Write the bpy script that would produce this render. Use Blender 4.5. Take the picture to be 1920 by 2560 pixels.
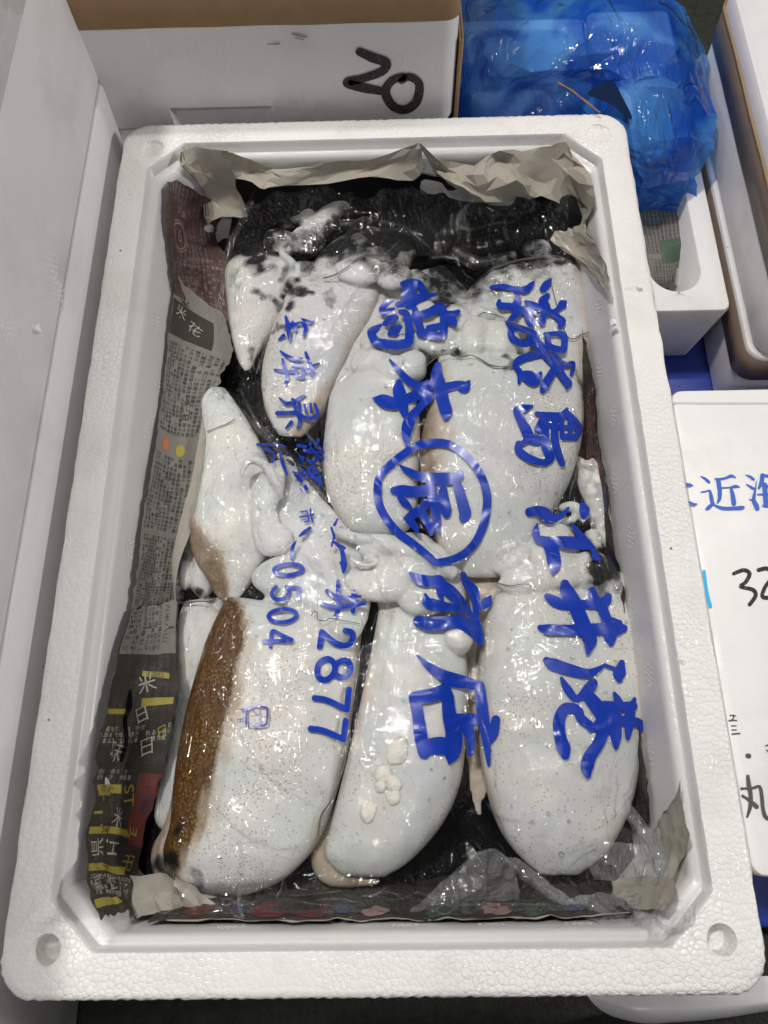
import bpy, bmesh, math, random
import numpy as np
from mathutils import Vector, Matrix, noise
from mathutils.bvhtree import BVHTree
from mathutils.kdtree import KDTree

random.seed(7)
for o in list(bpy.data.objects): bpy.data.objects.remove(o)
SC = bpy.context.scene
COL = SC.collection
# ------------------------------------------------------------------ camera, world, lamps, exposure
RC = np.array([[0.999735131508493, -0.011138548830657125, -0.02013950241798875],
               [0.017755368536327365, 0.9300503591338232, 0.367002828821777],
               [0.014642872526806405, -0.36726320562369774, 0.9300017871376213]])
CC = np.array([0.010761697864163148, -0.19427094629085306, 0.41013576914896616])
FPX = 1923.0
cam = bpy.data.cameras.new('camera'); cam_o = bpy.data.objects.new('camera', cam); COL.objects.link(cam_o)
Rm = Matrix([list(r) for r in RC.T]); cam_o.matrix_world = Matrix.Translation(Vector(CC)) @ Rm.to_4x4()
cam.sensor_fit = 'VERTICAL'; cam.sensor_height = 36.0; cam.lens = 36.0 * FPX / 2560.0
cam.clip_start = 0.01; cam.clip_end = 60
cam.dof.use_dof = True; cam.dof.focus_distance = 0.47; cam.dof.aperture_fstop = 16.0
SC.camera = cam_o

W = bpy.data.worlds.new('World'); SC.world = W; W.use_nodes = True
bg = W.node_tree.nodes['Background']; bg.inputs[0].default_value = (0.96, 0.97, 1.0, 1); bg.inputs[1].default_value = 0.055
def lamp(name, loc, target, size, power, col=(1, 0.965, 0.92)):
    l = bpy.data.lights.new(name, 'AREA'); l.shape = 'RECTANGLE'; l.size = size[0]; l.size_y = size[1]
    l.energy = power; l.color = col
    o = bpy.data.objects.new(name, l); COL.objects.link(o); o.location = loc
    o.rotation_euler = (Vector(target) - Vector(loc)).to_track_quat('-Z', 'Y').to_euler()
    return o
lamp('hall_and_fill_lamp', (-0.50, 0.38, 1.7), (0, 0, 0), (0.13, 0.08), 15)
lamp('hall_and_fill_lamp', (-0.02, 0.55, 1.9), (0, 0, 0), (1.2, 0.05), 12)
lamp('hall_and_fill_lamp', (2.3, 0.1, 0.62), (-.2, 0, .05), (0.3, 0.2), 20)  # added fill, no real hall lamp: brightens the tall left box's face
lamp('hall_and_fill_lamp', (-0.35, 1.7, 2.1), (0, 0, 0), (0.05, 1.2), 4)
lamp('hall_and_fill_lamp', (0.30, -1.3, 2.0), (0, 0, 0), (0.14, 0.08), 6)
SC.view_settings.view_transform = 'Standard'; SC.view_settings.look = 'None'
SC.view_settings.exposure = 0.15; SC.view_settings.gamma = 1.0; SC.view_settings.use_curve_mapping = False
SC.render.engine = 'CYCLES'
SC.cycles.use_denoising = True
SC.cycles.max_bounces = 10; SC.cycles.transparent_max_bounces = 24
SC.cycles.sample_clamp_indirect = 4.0

# ------------------------------------------------------------------ helpers
def at(u, v, z=0.0):
    d = RC.T @ np.array([(u - 960) / FPX, -(v - 1280) / FPX, -1.0])
    return CC + (z - CC[2]) / d[2] * d
def at_y(u, v, y):
    d = RC.T @ np.array([(u - 960) / FPX, -(v - 1280) / FPX, -1.0]); return CC + (y - CC[1]) / d[1] * d
def at_x(u, v, x):
    d = RC.T @ np.array([(u - 960) / FPX, -(v - 1280) / FPX, -1.0]); return CC + (x - CC[0]) / d[0] * d
def proj(p):
    q = RC @ (np.array(p) - CC); return 960 + FPX * q[0] / -q[2], 1280 - FPX * q[1] / -q[2]
def at_in(u, v, z, m=.0012):
    p = at(u, v, z)
    if p[2] > -.013: return p
    d = .0072 + (-p[2] - .014) / .101 * .0068 + m
    if p[1] > .253 - d and v < 700: p = at_y(u, v, .253 - d)
    if p[1] < -.253 + d and v > 2100: p = np.array([p[0], -.253 + d, p[2]])
    if p[0] > .159 - d and u > 1300: p = at_x(u, v, .159 - d)
    if p[0] < -.159 + d and u < 600: p = at_x(u, v, -.159 + d)
    lim = .159 + .253 - 2 * d - .0228 + .0006
    if abs(p[0]) + abs(p[1]) > lim and p[2] < -.013:
        n_ = np.array([math.copysign(1, p[0]), math.copysign(1, p[1]), 0.]); e_v = p - CC
        p = CC + e_v * ((lim - n_ @ CC) / (n_ @ e_v))
    return p
ZA = (900, 340, 2.514); ZB = (900, 900, 2.242); ZC = (750, 1500, 1.659); ZD = (380, 340, 2.676)
ZE = (380, 900, 2.765); ZG = (200, 1500, 2.37); ZF = (960, 1900, 1.728); Z1 = (0, 0, 1.43); Z2 = (1080, 0, 1.975)
ZH = (680, 1080, 2.9625); ZI = (1240, 1080, 3.95); ZJ = (1160, 0, 2.592); ZK = (1680, 1000, 5.53); ZL = (1680, 1700, 3.404)
PX = (0, 0, 1.0)
def zz(fr, p): return (fr[0] + p[0] / fr[2], fr[1] + p[1] / fr[2])

def tag(o, label=None, cat=None, group=None, kind=None):
    if label: o['label'] = label
    if cat: o['category'] = cat
    if group: o['group'] = group
    if kind: o['kind'] = kind
    return o
def empty(name, loc, label, cat, group=None):
    o = bpy.data.objects.new(name, None); COL.objects.link(o); o.location = loc; o.empty_display_size = .02
    return tag(o, label, cat, group)
def mesh_obj(name, verts, faces, mat, parent=None, smooth=True):
    me = bpy.data.meshes.new(name); me.from_pydata([tuple(map(float, v)) for v in verts], [], faces); me.update()
    if smooth: me.polygons.foreach_set('use_smooth', [True] * len(me.polygons))
    o = bpy.data.objects.new(name, me); COL.objects.link(o)
    if mat: me.materials.append(mat)
    if parent: set_parent(o, parent)
    return o
def set_parent(o, p):
    o.parent = p; o.matrix_parent_inverse = Matrix.Translation(-Vector(p.location))
def bake(o):                      # apply modifiers
    dg = bpy.context.evaluated_depsgraph_get(); dg.update()
    me = bpy.data.meshes.new_from_object(o.evaluated_get(dg)); old = o.data
    o.modifiers.clear(); o.data = me; bpy.data.meshes.remove(old); return o
def loft(loops, cap0=True, cap1=True, closed=True):
    n = len(loops[0]); V = [p for l in loops for p in l]; F = []
    for i in range(len(loops) - 1):
        for j in range(n if closed else n - 1):
            k = (j + 1) % n; F.append((i * n + j, i * n + k, (i + 1) * n + k, (i + 1) * n + j))
    if cap0: F.append(tuple(range(n))[::-1])
    if cap1: F.append(tuple((len(loops) - 1) * n + j for j in range(n)))
    return V, F
def cat_rom(P, n, closed=False):
    P = np.array(P, float); m = len(P)
    if closed: idx = np.linspace(0, m, n, endpoint=False)
    else: idx = np.linspace(0, m - 1, n)
    out = []
    for t in idx:
        i = int(min(t, m - 1 if closed else m - 2)) if m > 1 else 0; f = t - i
        g = (lambda k: P[k % m]) if closed else (lambda k: P[min(max(k, 0), m - 1)])
        a, b, c, d = g(i - 1), g(i), g(i + 1), g(i + 2)
        out.append(0.5 * (2 * b + (c - a) * f + (2 * a - 5 * b + 4 * c - d) * f * f + (3 * b - a - 3 * c + d) * f ** 3))
    return np.array(out)
def fbm(x, y, z=0., o=3): return noise.fractal(Vector((x, y, z)), 1.0, 2.0, o)

# ------------------------------------------------------------------ materials
class NT:
    def __init__(s, name):
        s.m = bpy.data.materials.new(name); s.m.use_nodes = True; s.t = s.m.node_tree
        s.t.nodes.clear(); s.out = s.t.nodes.new('ShaderNodeOutputMaterial')
    def n(s, typ, **kw):
        nd = s.t.nodes.new('ShaderNode' + typ)
        for k, v in kw.items():
            if k.startswith('i_'):
                key = k[2:]; key = int(key) if key.isdigit() else key.replace('_', ' ')
                if hasattr(v, 'bl_idname') or isinstance(v, bpy.types.NodeSocket): s.t.links.new(v, nd.inputs[key])
                else: nd.inputs[key].default_value = v
            else: setattr(nd, k, v)
        return nd
    def math(s, op, a, b=0.0, clamp=False): return s.n('Math', operation=op, use_clamp=clamp, i_0=a, i_1=b).outputs[0]
    def mix(s, f, a, b):
        nd = s.t.nodes.new('ShaderNodeMix'); nd.data_type = 'RGBA'
        for k, v in ((0, f), (6, a), (7, b)):
            if isinstance(v, bpy.types.NodeSocket): s.t.links.new(v, nd.inputs[k])
            else: nd.inputs[k].default_value = v if k == 0 else (*v, 1) if len(v) == 3 else v
        return nd.outputs[2]
    def ramp(s, f, pts):
        nd = s.n('ValToRGB', i_0=f); e = nd.color_ramp.elements
        while len(e) < len(pts): e.new(0.5)
        for el, (p, c) in zip(e, pts): el.position = p; el.color = (c, c, c, 1) if not isinstance(c, tuple) else (*c, 1)
        return nd.outputs[0]
    def noise(s, scale, detail=3, vec=None, rough=.5, dist=0.):
        kw = dict(i_Scale=scale, i_Detail=detail, i_Roughness=rough, i_Distortion=dist)
        if vec is not None: kw['i_Vector'] = vec
        return s.n('TexNoise', **kw).outputs[0]
    def fres(s, nb, f0=.04):
        lw = s.n('LayerWeight', i_Normal=nb).outputs['Facing']
        return s.math('ADD', s.math('MULTIPLY', s.math('POWER', lw, 5.0), 1 - f0), f0)
    def obj(s): return s.n('TexCoord').outputs['Object']
    def bump(s, h, strength=.3, dist=.001, normal=None):
        nd = s.n('Bump', i_Height=h, i_Strength=strength, i_Distance=dist)
        if normal is not None: s.t.links.new(normal, nd.inputs['Normal'])
        return nd.outputs[0]
    def finish(s, sh): s.t.links.new(sh, s.out.inputs[0]); return s.m

def mat_plain(name, col, rough=.5, var=.12, scale=60, bump=0., bscale=300, coat=0.):
    k = NT(name); o = k.obj(); f = k.noise(scale, 4, o)
    c = k.mix(f, tuple(x * (1 - var) for x in col), tuple(min(1, x * (1 + var)) for x in col))
    p = k.n('BsdfPrincipled', i_Base_Color=c, i_Roughness=rough); p.inputs['Coat Weight'].default_value = coat
    if bump: k.t.links.new(k.bump(k.noise(bscale, 4, o), bump, .001), p.inputs['Normal'])
    return k.finish(p.outputs[0])

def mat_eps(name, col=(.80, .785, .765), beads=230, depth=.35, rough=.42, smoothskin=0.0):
    k = NT(name); o = k.obj()
    v1 = k.n('TexVoronoi', feature='DISTANCE_TO_EDGE', i_Scale=beads, i_Vector=o, i_Randomness=.85).outputs[0]
    v2 = k.n('TexVoronoi', feature='F1', i_Scale=beads, i_Vector=o, i_Randomness=.85)
    groove = k.ramp(v1, [(0.0, 0.0), (0.10, 1.0)])
    dome = k.math('SUBTRACT', 1.0, k.math('POWER', v2.outputs[0], 2.0))
    big = k.noise(9, 3, o)
    amt = k.ramp(big, [(.35, .25), (.65, 1.0)])
    h = k.math('MULTIPLY', k.math('ADD', k.math('MULTIPLY', groove, .22), k.math('MULTIPLY', dome, .7)), amt)
    h = k.math('ADD', h, k.math('MULTIPLY', k.noise(18, 3, o), 1.2))
    c = k.mix(k.math('MULTIPLY', k.ramp(v1, [(0, 1), (0.05, 0)]), k.math('MULTIPLY', amt, .035 * (1 - smoothskin))), col, tuple(x * .55 for x in col))
    c = k.mix(k.math('MULTIPLY', k.n('SeparateColor', i_0=v2.outputs['Color']).outputs[0], .06), c, tuple(x * .80 for x in col))
    dirt = k.ramp(k.noise(14, 6, o, .65), [(.52, 0), (.78, .34)])
    c = k.mix(dirt, c, (.42, .39, .36))
    vs = k.n('TexVoronoi', feature='F1', i_Scale=55, i_Vector=o)
    spk = k.math('MULTIPLY', k.ramp(vs.outputs[0], [(.028, 1), (.05, 0)]), k.math('GREATER_THAN', k.n('SeparateColor', i_0=vs.outputs['Color']).outputs[1], .72))
    c = k.mix(spk, c, (.08, .07, .06))
    r = k.ramp(k.noise(30, 3, o), [(.4, rough - .12), (.6, rough + .12)])
    p = k.n('BsdfPrincipled', i_Base_Color=c, i_Roughness=r, i_Normal=k.bump(h, depth, .0011))
    return k.finish(p.outputs[0])

def mat_cuttle():
    k = NT('cuttlefish_skin'); o = k.obj(); g = k.n('NewGeometry').outputs['Position']
    br = k.n('Attribute', attribute_name='brown').outputs['Fac']; ik = k.n('Attribute', attribute_name='ink').outputs['Fac']
    n1 = k.noise(22, 3, g); n2 = k.noise(13, 3, k.n('VectorMath', operation='ADD', i_0=g, i_1=(3, 1, 7)).outputs[0])
    n3 = k.noise(70, 4, g)
    c = k.mix(k.ramp(n1, [(.42, 0), (.62, 1)]), (.61, .63, .625), (.71, .68, .64))
    c = k.mix(k.ramp(n2, [(.54, 0), (.70, .42)]), c, (.56, .67, .63))
    c = k.mix(k.ramp(n2, [(.32, .6), (.45, 0)]), c, (.60, .595, .67))
    c = k.mix(k.math('MULTIPLY', k.ramp(n3, [(.35, 1), (.62, 0)]), .30), c, (.50, .465, .43))
    c = k.mix(k.math('MULTIPLY', k.ramp(k.noise(34, 5, g, .65), [(.48, 0), (.72, 1)]), .55), c, (.44, .44, .45))
    c = k.mix(k.math('MULTIPLY', k.ramp(k.noise(5.5, 2, g), [(.40, .5), (.60, 0)]), .5), c, (.50, .50, .50))
    # chromatophore specks
    def specks(scale, r0, r1, lo, hi, seed):
        vv = k.n('VectorMath', operation='ADD', i_0=g, i_1=(seed, seed * .7, 0)).outputs[0]
        v = k.n('TexVoronoi', feature='F1', i_Scale=scale, i_Vector=vv)
        rnd = k.n('SeparateColor', i_0=v.outputs['Color']).outputs[0]
        m = k.ramp(k.noise(16, 3, vv), [(lo, 0), (hi, 1)])
        on = k.math('LESS_THAN', rnd, m)
        return k.math('MULTIPLY', k.ramp(v.outputs[0], [(r0, 1), (r1, 0)]), on)
    s = k.math('MAXIMUM', specks(560, .16, .34, .50, .66, 0), k.math('MULTIPLY', specks(300, .08, .17, .52, .72, 5.), 1.0))
    c = k.mix(k.math('MULTIPLY', s, .72), c, (.22, .13, .07))
    # brown back
    bn = k.noise(90, 4, g)
    v = k.n('TexVoronoi', feature='F1', i_Scale=540, i_Vector=g)
    bc = k.mix(k.ramp(v.outputs[0], [(.12, 1), (.46, 0)]), (.080, .037, .008), (.29, .17, .045))
    bc = k.mix(k.ramp(bn, [(.45, 0), (.66, .8)]), bc, (.085, .036, .009))
    bc = k.mix(k.ramp(k.noise(160, 3, g), [(.68, 0), (.74, .4)]), bc, (.36, .25, .07))
    bm = k.math('ADD', br, k.math('MULTIPLY', k.math('SUBTRACT', k.noise(60, 4, g), .5), .5))
    bf = k.math('MULTIPLY', k.ramp(bm, [(.34, 0), (.80, 1)]), k.math('GREATER_THAN', br, .02))
    halo = k.math('MULTIPLY', k.ramp(bm, [(.04, 0), (.42, .72)]), k.math('GREATER_THAN', br, .01))
    c = k.mix(halo, c, (.40, .30, .20)); c = k.mix(bf, c, bc)
    # ink stain
    im = k.math('ADD', ik, k.math('MULTIPLY', k.math('SUBTRACT', k.noise(95, 8, g, .75), .5), 1.35))
    f = k.math('MULTIPLY', k.ramp(im, [(.26, 0), (.86, .985)]), k.math('GREATER_THAN', ik, .03))
    c = k.mix(f, c, (.006, .006, .007))
    spl = k.math('MULTIPLY', k.ramp(k.noise(300, 4, g, .7), [(.64, 0), (.70, .8)]), k.ramp(k.noise(20, 3, k.n('VectorMath', operation='ADD', i_0=g, i_1=(9, 2, 1)).outputs[0]), [(.53, 0), (.62, 1)]))
    c = k.mix(spl, c, (.06, .05, .045))
    hb = k.math('ADD', k.math('MULTIPLY', k.noise(45, 4, g), 1.), k.math('MULTIPLY', k.noise(260, 3, g), .12))
    p = k.n('BsdfPrincipled', i_Base_Color=c, i_Roughness=.42, i_Normal=k.bump(hb, .22, .002))
    p.inputs['Specular IOR Level'].default_value = .22
    p.inputs['Subsurface Weight'].default_value = .25; p.inputs['Subsurface Radius'].default_value = (1, .8, .7); p.inputs['Subsurface Scale'].default_value = .004
    return k.finish(p.outputs[0])

def mat_film(name, milky=.03, milk_noise=.05, gloss=1.25, rough=.03, tint=(.97, .98, .98), bumpS=.55, milkcol=(.8, .8, .82)):
    k = NT(name); g = k.n('NewGeometry').outputs['Position']
    st = k.n('Mapping', i_Rotation=(0, 0, .5), i_Scale=(1., .35, 1.), i_Vector=g).outputs[0]
    st2 = k.n('Mapping', i_Rotation=(0, 0, -.9), i_Scale=(1., .28, 1.), i_Vector=g).outputs[0]
    r1 = k.math('ABSOLUTE', k.math('SUBTRACT', k.noise(46, 2, st, .5, .6), .5))
    r2 = k.math('ABSOLUTE', k.math('SUBTRACT', k.noise(85, 2, st2, .5, .4), .5))
    ridge = k.math('ADD', k.ramp(r1, [(0, 1), (.07, 0)]), k.math('MULTIPLY', k.ramp(r2, [(0, 1), (.05, 0)]), .7))
    msk = k.ramp(k.noise(11, 2, g), [(.36, .12), (.58, 1)])
    h = k.math('ADD', k.math('MULTIPLY', k.math('MULTIPLY', ridge, msk), 1.3), k.math('ADD', k.math('MULTIPLY', k.noise(38, 3, g), 1.7), k.math('ADD', k.math('MULTIPLY', k.noise(150, 3, g), .85), k.math('MULTIPLY', k.noise(420, 2, g), .16))))
    nb = k.bump(h, bumpS, .0025)
    fr = k.fres(nb, .037)
    gl = k.n('BsdfGlossy', i_Color=(1, 1, 1, 1), i_Roughness=rough, i_Normal=nb).outputs[0]
    tr = k.n('BsdfTransparent', i_Color=(*tint, 1)).outputs[0]
    df = k.n('BsdfDiffuse', i_Color=(*milkcol, 1), i_Normal=nb).outputs[0]
    mk = k.math('ADD', k.math('MULTIPLY', k.math('MULTIPLY', ridge, msk), .008), k.math('MULTIPLY', k.ramp(k.noise(24, 4, g), [(.5, 0), (.75, 1)]), milk_noise))
    mk = k.math('ADD', mk, milky)
    a = k.n('MixShader', i_0=mk, i_1=tr, i_2=df).outputs[0]
    b = k.n('MixShader', i_0=k.math('MINIMUM', k.math('MULTIPLY', fr, gloss), .30), i_1=a, i_2=gl).outputs[0]
    return k.finish(b)

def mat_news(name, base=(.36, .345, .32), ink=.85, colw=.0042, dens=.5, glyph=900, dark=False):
    k = NT(name); uv = k.n('TexCoord').outputs['UV']; o = k.obj()
    s = k.n('SeparateXYZ', i_0=uv)
    fx = k.math('FRACT', k.math('DIVIDE', s.outputs[0], colw)); col = k.math('LESS_THAN', fx, .72)
    fy = k.math('FRACT', k.math('DIVIDE', s.outputs[1], colw * .95)); row = k.math('LESS_THAN', fy, .80)
    gl = k.ramp(k.noise(glyph, 3, uv, .7), [(.47, 1), (.53, 0)])
    gl2 = k.ramp(k.n('TexVoronoi', feature='DISTANCE_TO_EDGE', i_Scale=glyph * .75, i_Vector=uv, distance='MANHATTAN').outputs[0] if False else k.n('TexVoronoi', feature='DISTANCE_TO_EDGE', i_Scale=glyph * .8, i_Vector=uv).outputs[0], [(.06, 1), (.12, 0)])
    txt = k.math('MULTIPLY', k.math('MULTIPLY', col, k.math('MAXIMUM', row, k.math('GREATER_THAN', k.noise(160, 1, uv), .5))), k.math('MAXIMUM', gl2, k.math('MULTIPLY', gl, .8)))
    # gaps between articles
    bx = k.math('FRACT', k.math('DIVIDE', s.outputs[1], .047)); gap = k.math('LESS_THAN', bx, .93)
    blk = k.ramp(k.noise(28, 1, uv), [(dens - .02, 1), (dens + .02, .35)])
    txt = k.math('MULTIPLY', k.math('MULTIPLY', txt, gap), blk)
    fold = k.noise(12, 4, o)
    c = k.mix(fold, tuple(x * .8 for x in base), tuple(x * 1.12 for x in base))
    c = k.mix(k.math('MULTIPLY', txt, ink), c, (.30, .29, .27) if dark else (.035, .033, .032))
    wet = k.ramp(k.noise(26, 5, o, .6), [(.56, 0), (.80, .45)])
    c = k.mix(wet, c, tuple(x * .35 for x in base))
    p = k.n('BsdfPrincipled', i_Base_Color=c, i_Roughness=.6, i_Normal=k.bump(k.noise(130, 4, o), .35, .0015))
    p.inputs['Specular IOR Level'].default_value = .14
    return k.finish(p.outputs[0])

M = {}
M['eps'] = mat_eps('expanded_foam', beads=340, depth=.75)
M['eps_in'] = mat_eps('moulded_foam_skin', col=(.60, .595, .59), depth=.15, smoothskin=.7)  # inner foam coloured darker, putting the shade inside the box into the colour
M['eps_lilac'] = mat_eps('smooth_foam', col=(.74, .735, .745), depth=.12, beads=300, smoothskin=.8)
M['eps_white'] = mat_eps('clean_foam', col=(.80, .79, .785), depth=.10, beads=320, smoothskin=.9)
M['kraft'] = mat_plain('kraft_tape', (.36, .225, .105), .45, .18, 90, .2, 500)
M['kraft_grey'] = mat_plain('grey_kraft_tape', (.17, .125, .09), .38, .35, 40, .25, 300)  # darker, greyer brown than the other tape
M['ink'] = mat_plain('black_ink', (.004, .004, .005), .12, .3, 60, .25, 120)
M['cuttle'] = mat_cuttle()
M['fin'] = mat_plain('fin_skin', (.32, .27, .235), .35, .35, 90, .4, 300)
M['film'] = mat_film('clear_film', milky=.0, milk_noise=.004)
M['flap'] = mat_film('loose_clear_film', milky=.10, milk_noise=.16, rough=.06, bumpS=.7)
M['crease'] = mat_film('film_crease', milky=.03, milk_noise=.06, gloss=2.0, rough=.12, bumpS=.8)
M['print'] = mat_plain('blue_print', (.003, .034, .36), .32, .10, 40, 0., 250, .12)
M['news'] = mat_news('newsprint', (.20, .19, .172), .12)
M['news_dense'] = mat_news('dense_newsprint', (.20, .19, .172), .9, .0030, .6, 1300)
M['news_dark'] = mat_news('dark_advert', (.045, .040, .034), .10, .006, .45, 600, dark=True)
M['news_red'] = mat_news('dull_red_advert', (.075, .042, .040), .30, .005, .45, 700, dark=True)
M['news_plain'] = mat_news('plain_newsprint_edge', (.37, .345, .30), .0)
M['news_warm'] = mat_news('blank_newsprint', (.38, .35, .30), .10, .004, .35)
M['marker'] = mat_plain('black_marker', (.02, .02, .02), .6, .5, 300)
M['black'] = mat_plain('black_newspaper_ink', (.03, .03, .03), .6, .3)
M['yellow'] = mat_plain('dull_yellow_ink', (.30, .25, .04), .6, .2)
M['cream'] = mat_plain('cream_ink', (.34, .32, .28), .6, .2)
M['pinkish'] = mat_plain('dull_pink_ink', (.27, .17, .16), .6, .2)
M['red'] = mat_plain('dull_red_ink', (.12, .022, .02), .6, .35)
M['orange'] = mat_plain('orange_ink', (.40, .13, .05), .6, .3)
M['green'] = mat_plain('dull_green_ink', (.04, .075, .045), .6, .35)
M['navy'] = mat_plain('navy_ink', (.03, .035, .09), .6, .3)

# ------------------------------------------------------------------ boxes
def contour(hx, hy, cut, style, z, cx=0., cy=0., n=60, nc=8, scal=0., seed=0):
    """rounded or chamfered rectangle, fixed vertex count, starting at the -x,-y side"""
    pts = []; nor = []
    sides = [((-hx + cut, -hy), (hx - cut, -hy), (0, -1)), ((hx, -hy + cut), (hx, hy - cut), (1, 0)),
             ((hx - cut, hy), (-hx + cut, hy), (0, 1)), ((-hx, hy - cut), (-hx, -hy + cut), (-1, 0))]
    cen = [(hx - cut, -hy + cut, -90), (hx - cut, hy - cut, 0), (-hx + cut, hy - cut, 90), (-hx + cut, -hy + cut, 180)]
    for (a, b, nn), (ccx, ccy, a0) in zip(sides, cen):
        for i in range(n):
            t = i / n; pts.append((a[0] + (b[0] - a[0]) * t, a[1] + (b[1] - a[1]) * t)); nor.append(nn)
        for i in range(nc):
            t = i / nc
            if style == 'round':
                an = math.radians(a0 + 90 * t); pts.append((ccx + cut * math.cos(an), ccy + cut * math.sin(an)))
                nor.append((math.cos(an), math.sin(an)))
            else:
                p0 = (ccx + cut * round(math.cos(math.radians(a0))), ccy + cut * round(math.sin(math.radians(a0))))
                p1 = (ccx + cut * round(math.cos(math.radians(a0 + 90))), ccy + cut * round(math.sin(math.radians(a0 + 90))))
                pts.append((p0[0] + (p1[0] - p0[0]) * t, p0[1] + (p1[1] - p0[1]) * t))
                an = math.radians(a0 + 45); nor.append((math.cos(an), math.sin(an)))
    out = []; s = 0.
    for i, (p, nn) in enumerate(zip(pts, nor)):
        d = 0.
        if scal:
            q = pts[i - 1]; s += math.hypot(p[0] - q[0], p[1] - q[1]) if i else 0
            ph = s / .0052 + .35 * noise.noise(Vector((s * 60, seed, 0)))
            d = scal * (abs(math.sin(math.pi * ph)) - .6) + scal * .6 * noise.noise(Vector((s * 90, seed + 5, 1)))
        out.append((cx + p[0] + nn[0] * d, cy + p[1] + nn[1] * d, z))
    return out
def solid_box(name, x0, x1, y0, y1, z0, z1, r, mat, parent=None, taper=0., bev=.004, n=10):
    cx, cy, hx, hy = (x0 + x1) / 2, (y0 + y1) / 2, (x1 - x0) / 2, (y1 - y0) / 2
    L = []
    for z, ins, t in ((z0, bev, 1), (z0 + bev * .3, bev * .3, 1), (z0 + bev, 0, 1), (z1 - bev, 0, 0), (z1 - bev * .3, bev * .3, 0), (z1, bev, 0)):
        k = ins + taper * t; L.append(contour(hx - k, hy - k, max(r - ins, .001), 'round', z, cx, cy, n, 6))
    V, F = loft(L); o = mesh_obj(name, V, F, mat, parent)
    auto_smooth(o); return o
def auto_smooth(o, ang=35):
    bm = bmesh.new(); bm.from_mesh(o.data); ca = math.radians(ang)
    bmesh.ops.recalc_face_normals(bm, faces=bm.faces)
    for e in bm.edges:
        if len(e.link_faces) == 2: e.smooth = e.calc_face_angle(0) < ca
    bm.to_mesh(o.data); bm.free()
ROS = None
def vent_mark(parent, loc, normal, r=.0062):
    """small ring of raised dots that steam vents leave in moulded foam"""
    global ROS
    if ROS is None:
        V = []; F = []
        for (rr, cnt) in ((0, 1), (.45, 6), (1, 12)):
            for i in range(cnt):
                a = 2 * math.pi * i / cnt; cx, cy = rr * math.cos(a), rr * math.sin(a); b = len(V)
                for ring, (q, h) in enumerate(((.13, 0), (.10, .09), (0, .12))):
                    if ring == 2: V.append((cx, cy, h)); break
                    for j in range(6): V.append((cx + q * math.cos(j * math.pi / 3), cy + q * math.sin(j * math.pi / 3), h))
                for j in range(6):
                    F.append((b + j, b + (j + 1) % 6, b + 6 + (j + 1) % 6, b + 6 + j)); F.append((b + 6 + j, b + 6 + (j + 1) % 6, b + 12))
        ROS = mesh_obj('vent_mark', V, F, M['eps_white'], parent); o = ROS
    else:
        o = ROS.copy(); COL.objects.link(o); o.parent = parent
    n = Vector(normal); o.matrix_parent_inverse = Matrix.Identity(4)
    o.location = Vector(loc) - Vector(parent.location) + n * .00005
    o.rotation_euler = n.to_track_quat('Z', 'Y').to_euler(); o.scale = (r, r, r * .35)
    return o

# main fish box -----------------------------------------------------
OX, OY = .18, .2729; IX, IY, CH = .1590, .2530, .0228
H = .15
NS, NCc = 110, 12
def mc(hx, hy, c, st, z, scal=0., seed=0): return contour(hx, hy, c, st, z, 0, 0, NS, NCc, scal, seed)
prof = []
for z, ins in ((-H, .018), (-H + .005, .0145), (-.034, .0030), (-.0325, 0.), (-.006, 0.), (-.0022, .0006), (-.0006, .0018), (0., .0042)):
    prof.append(mc(OX - ins, OY - ins, .018, 'round', z, .0008 if -.034 < z < 0 else .0005, int(z * 1e4)))
for z, d, c in ((0., 0., 1.), (-.0015, -.0010, 1.), (-.0075, -.0016, 1.), (-.0082, -.0026, 1.), (-.0085, -.0052, 1.), (-.0105, -.0066, 1.),
                (-.014, -.0072, 1.0), (-.06, -.0105, 1.0), (-.115, -.014, 1.), (-.122, -.020, 1.), (-.124, -.03, 1.)):
    prof.append(mc(IX + d, IY + d, CH * c, 'cham', z, .0003 if z > -.001 else 0, 31))
V, F = loft(prof)
fish_box = empty('fish_box', (0, 0, -H), 'large open white foam box lined with newspaper and packed with cuttlefish', 'foam box')
box_body = mesh_obj('box_body', V, F, M['eps'], fish_box)
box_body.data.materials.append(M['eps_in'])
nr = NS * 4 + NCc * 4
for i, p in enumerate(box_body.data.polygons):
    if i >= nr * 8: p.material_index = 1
# sockets in the rim
cut_v = []; cut_f = []
for (hx_, hy_, r, dp) in ((-.1576, -.2514, .0066, .012), (.1596, -.2499, .0066, .012), (-.1570, .2490, .0075, .0022), (.1590, .2520, .0085, .0016)):
    b = len(cut_v)
    for z, rr in ((.004, r * 1.08), (0., r * 1.06), (-.0008, r), (-dp, r * .86)):
        for j in range(24): cut_v.append((hx_ + rr * math.cos(j * math.pi / 12), hy_ + rr * math.sin(j * math.pi / 12), z))
    for q in range(3):
        for j in range(24):
            k2 = (j + 1) % 24; cut_f.append((b + q * 24 + j, b + (q + 1) * 24 + j, b + (q + 1) * 24 + k2, b + q * 24 + k2))
    cut_f.append(tuple(b + j for j in range(24))); cut_f.append(tuple(b + 72 + j for j in range(24))[::-1])
cutter = mesh_obj('cutter', cut_v, cut_f, None)
auto_smooth(box_body, 50); auto_smooth(cutter)
md = box_body.modifiers.new('b', 'BOOLEAN'); md.operation = 'DIFFERENCE'; md.object = cutter; md.solver = 'EXACT'
bake(box_body); bpy.data.objects.remove(cutter)
auto_smooth(box_body, 50)
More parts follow.
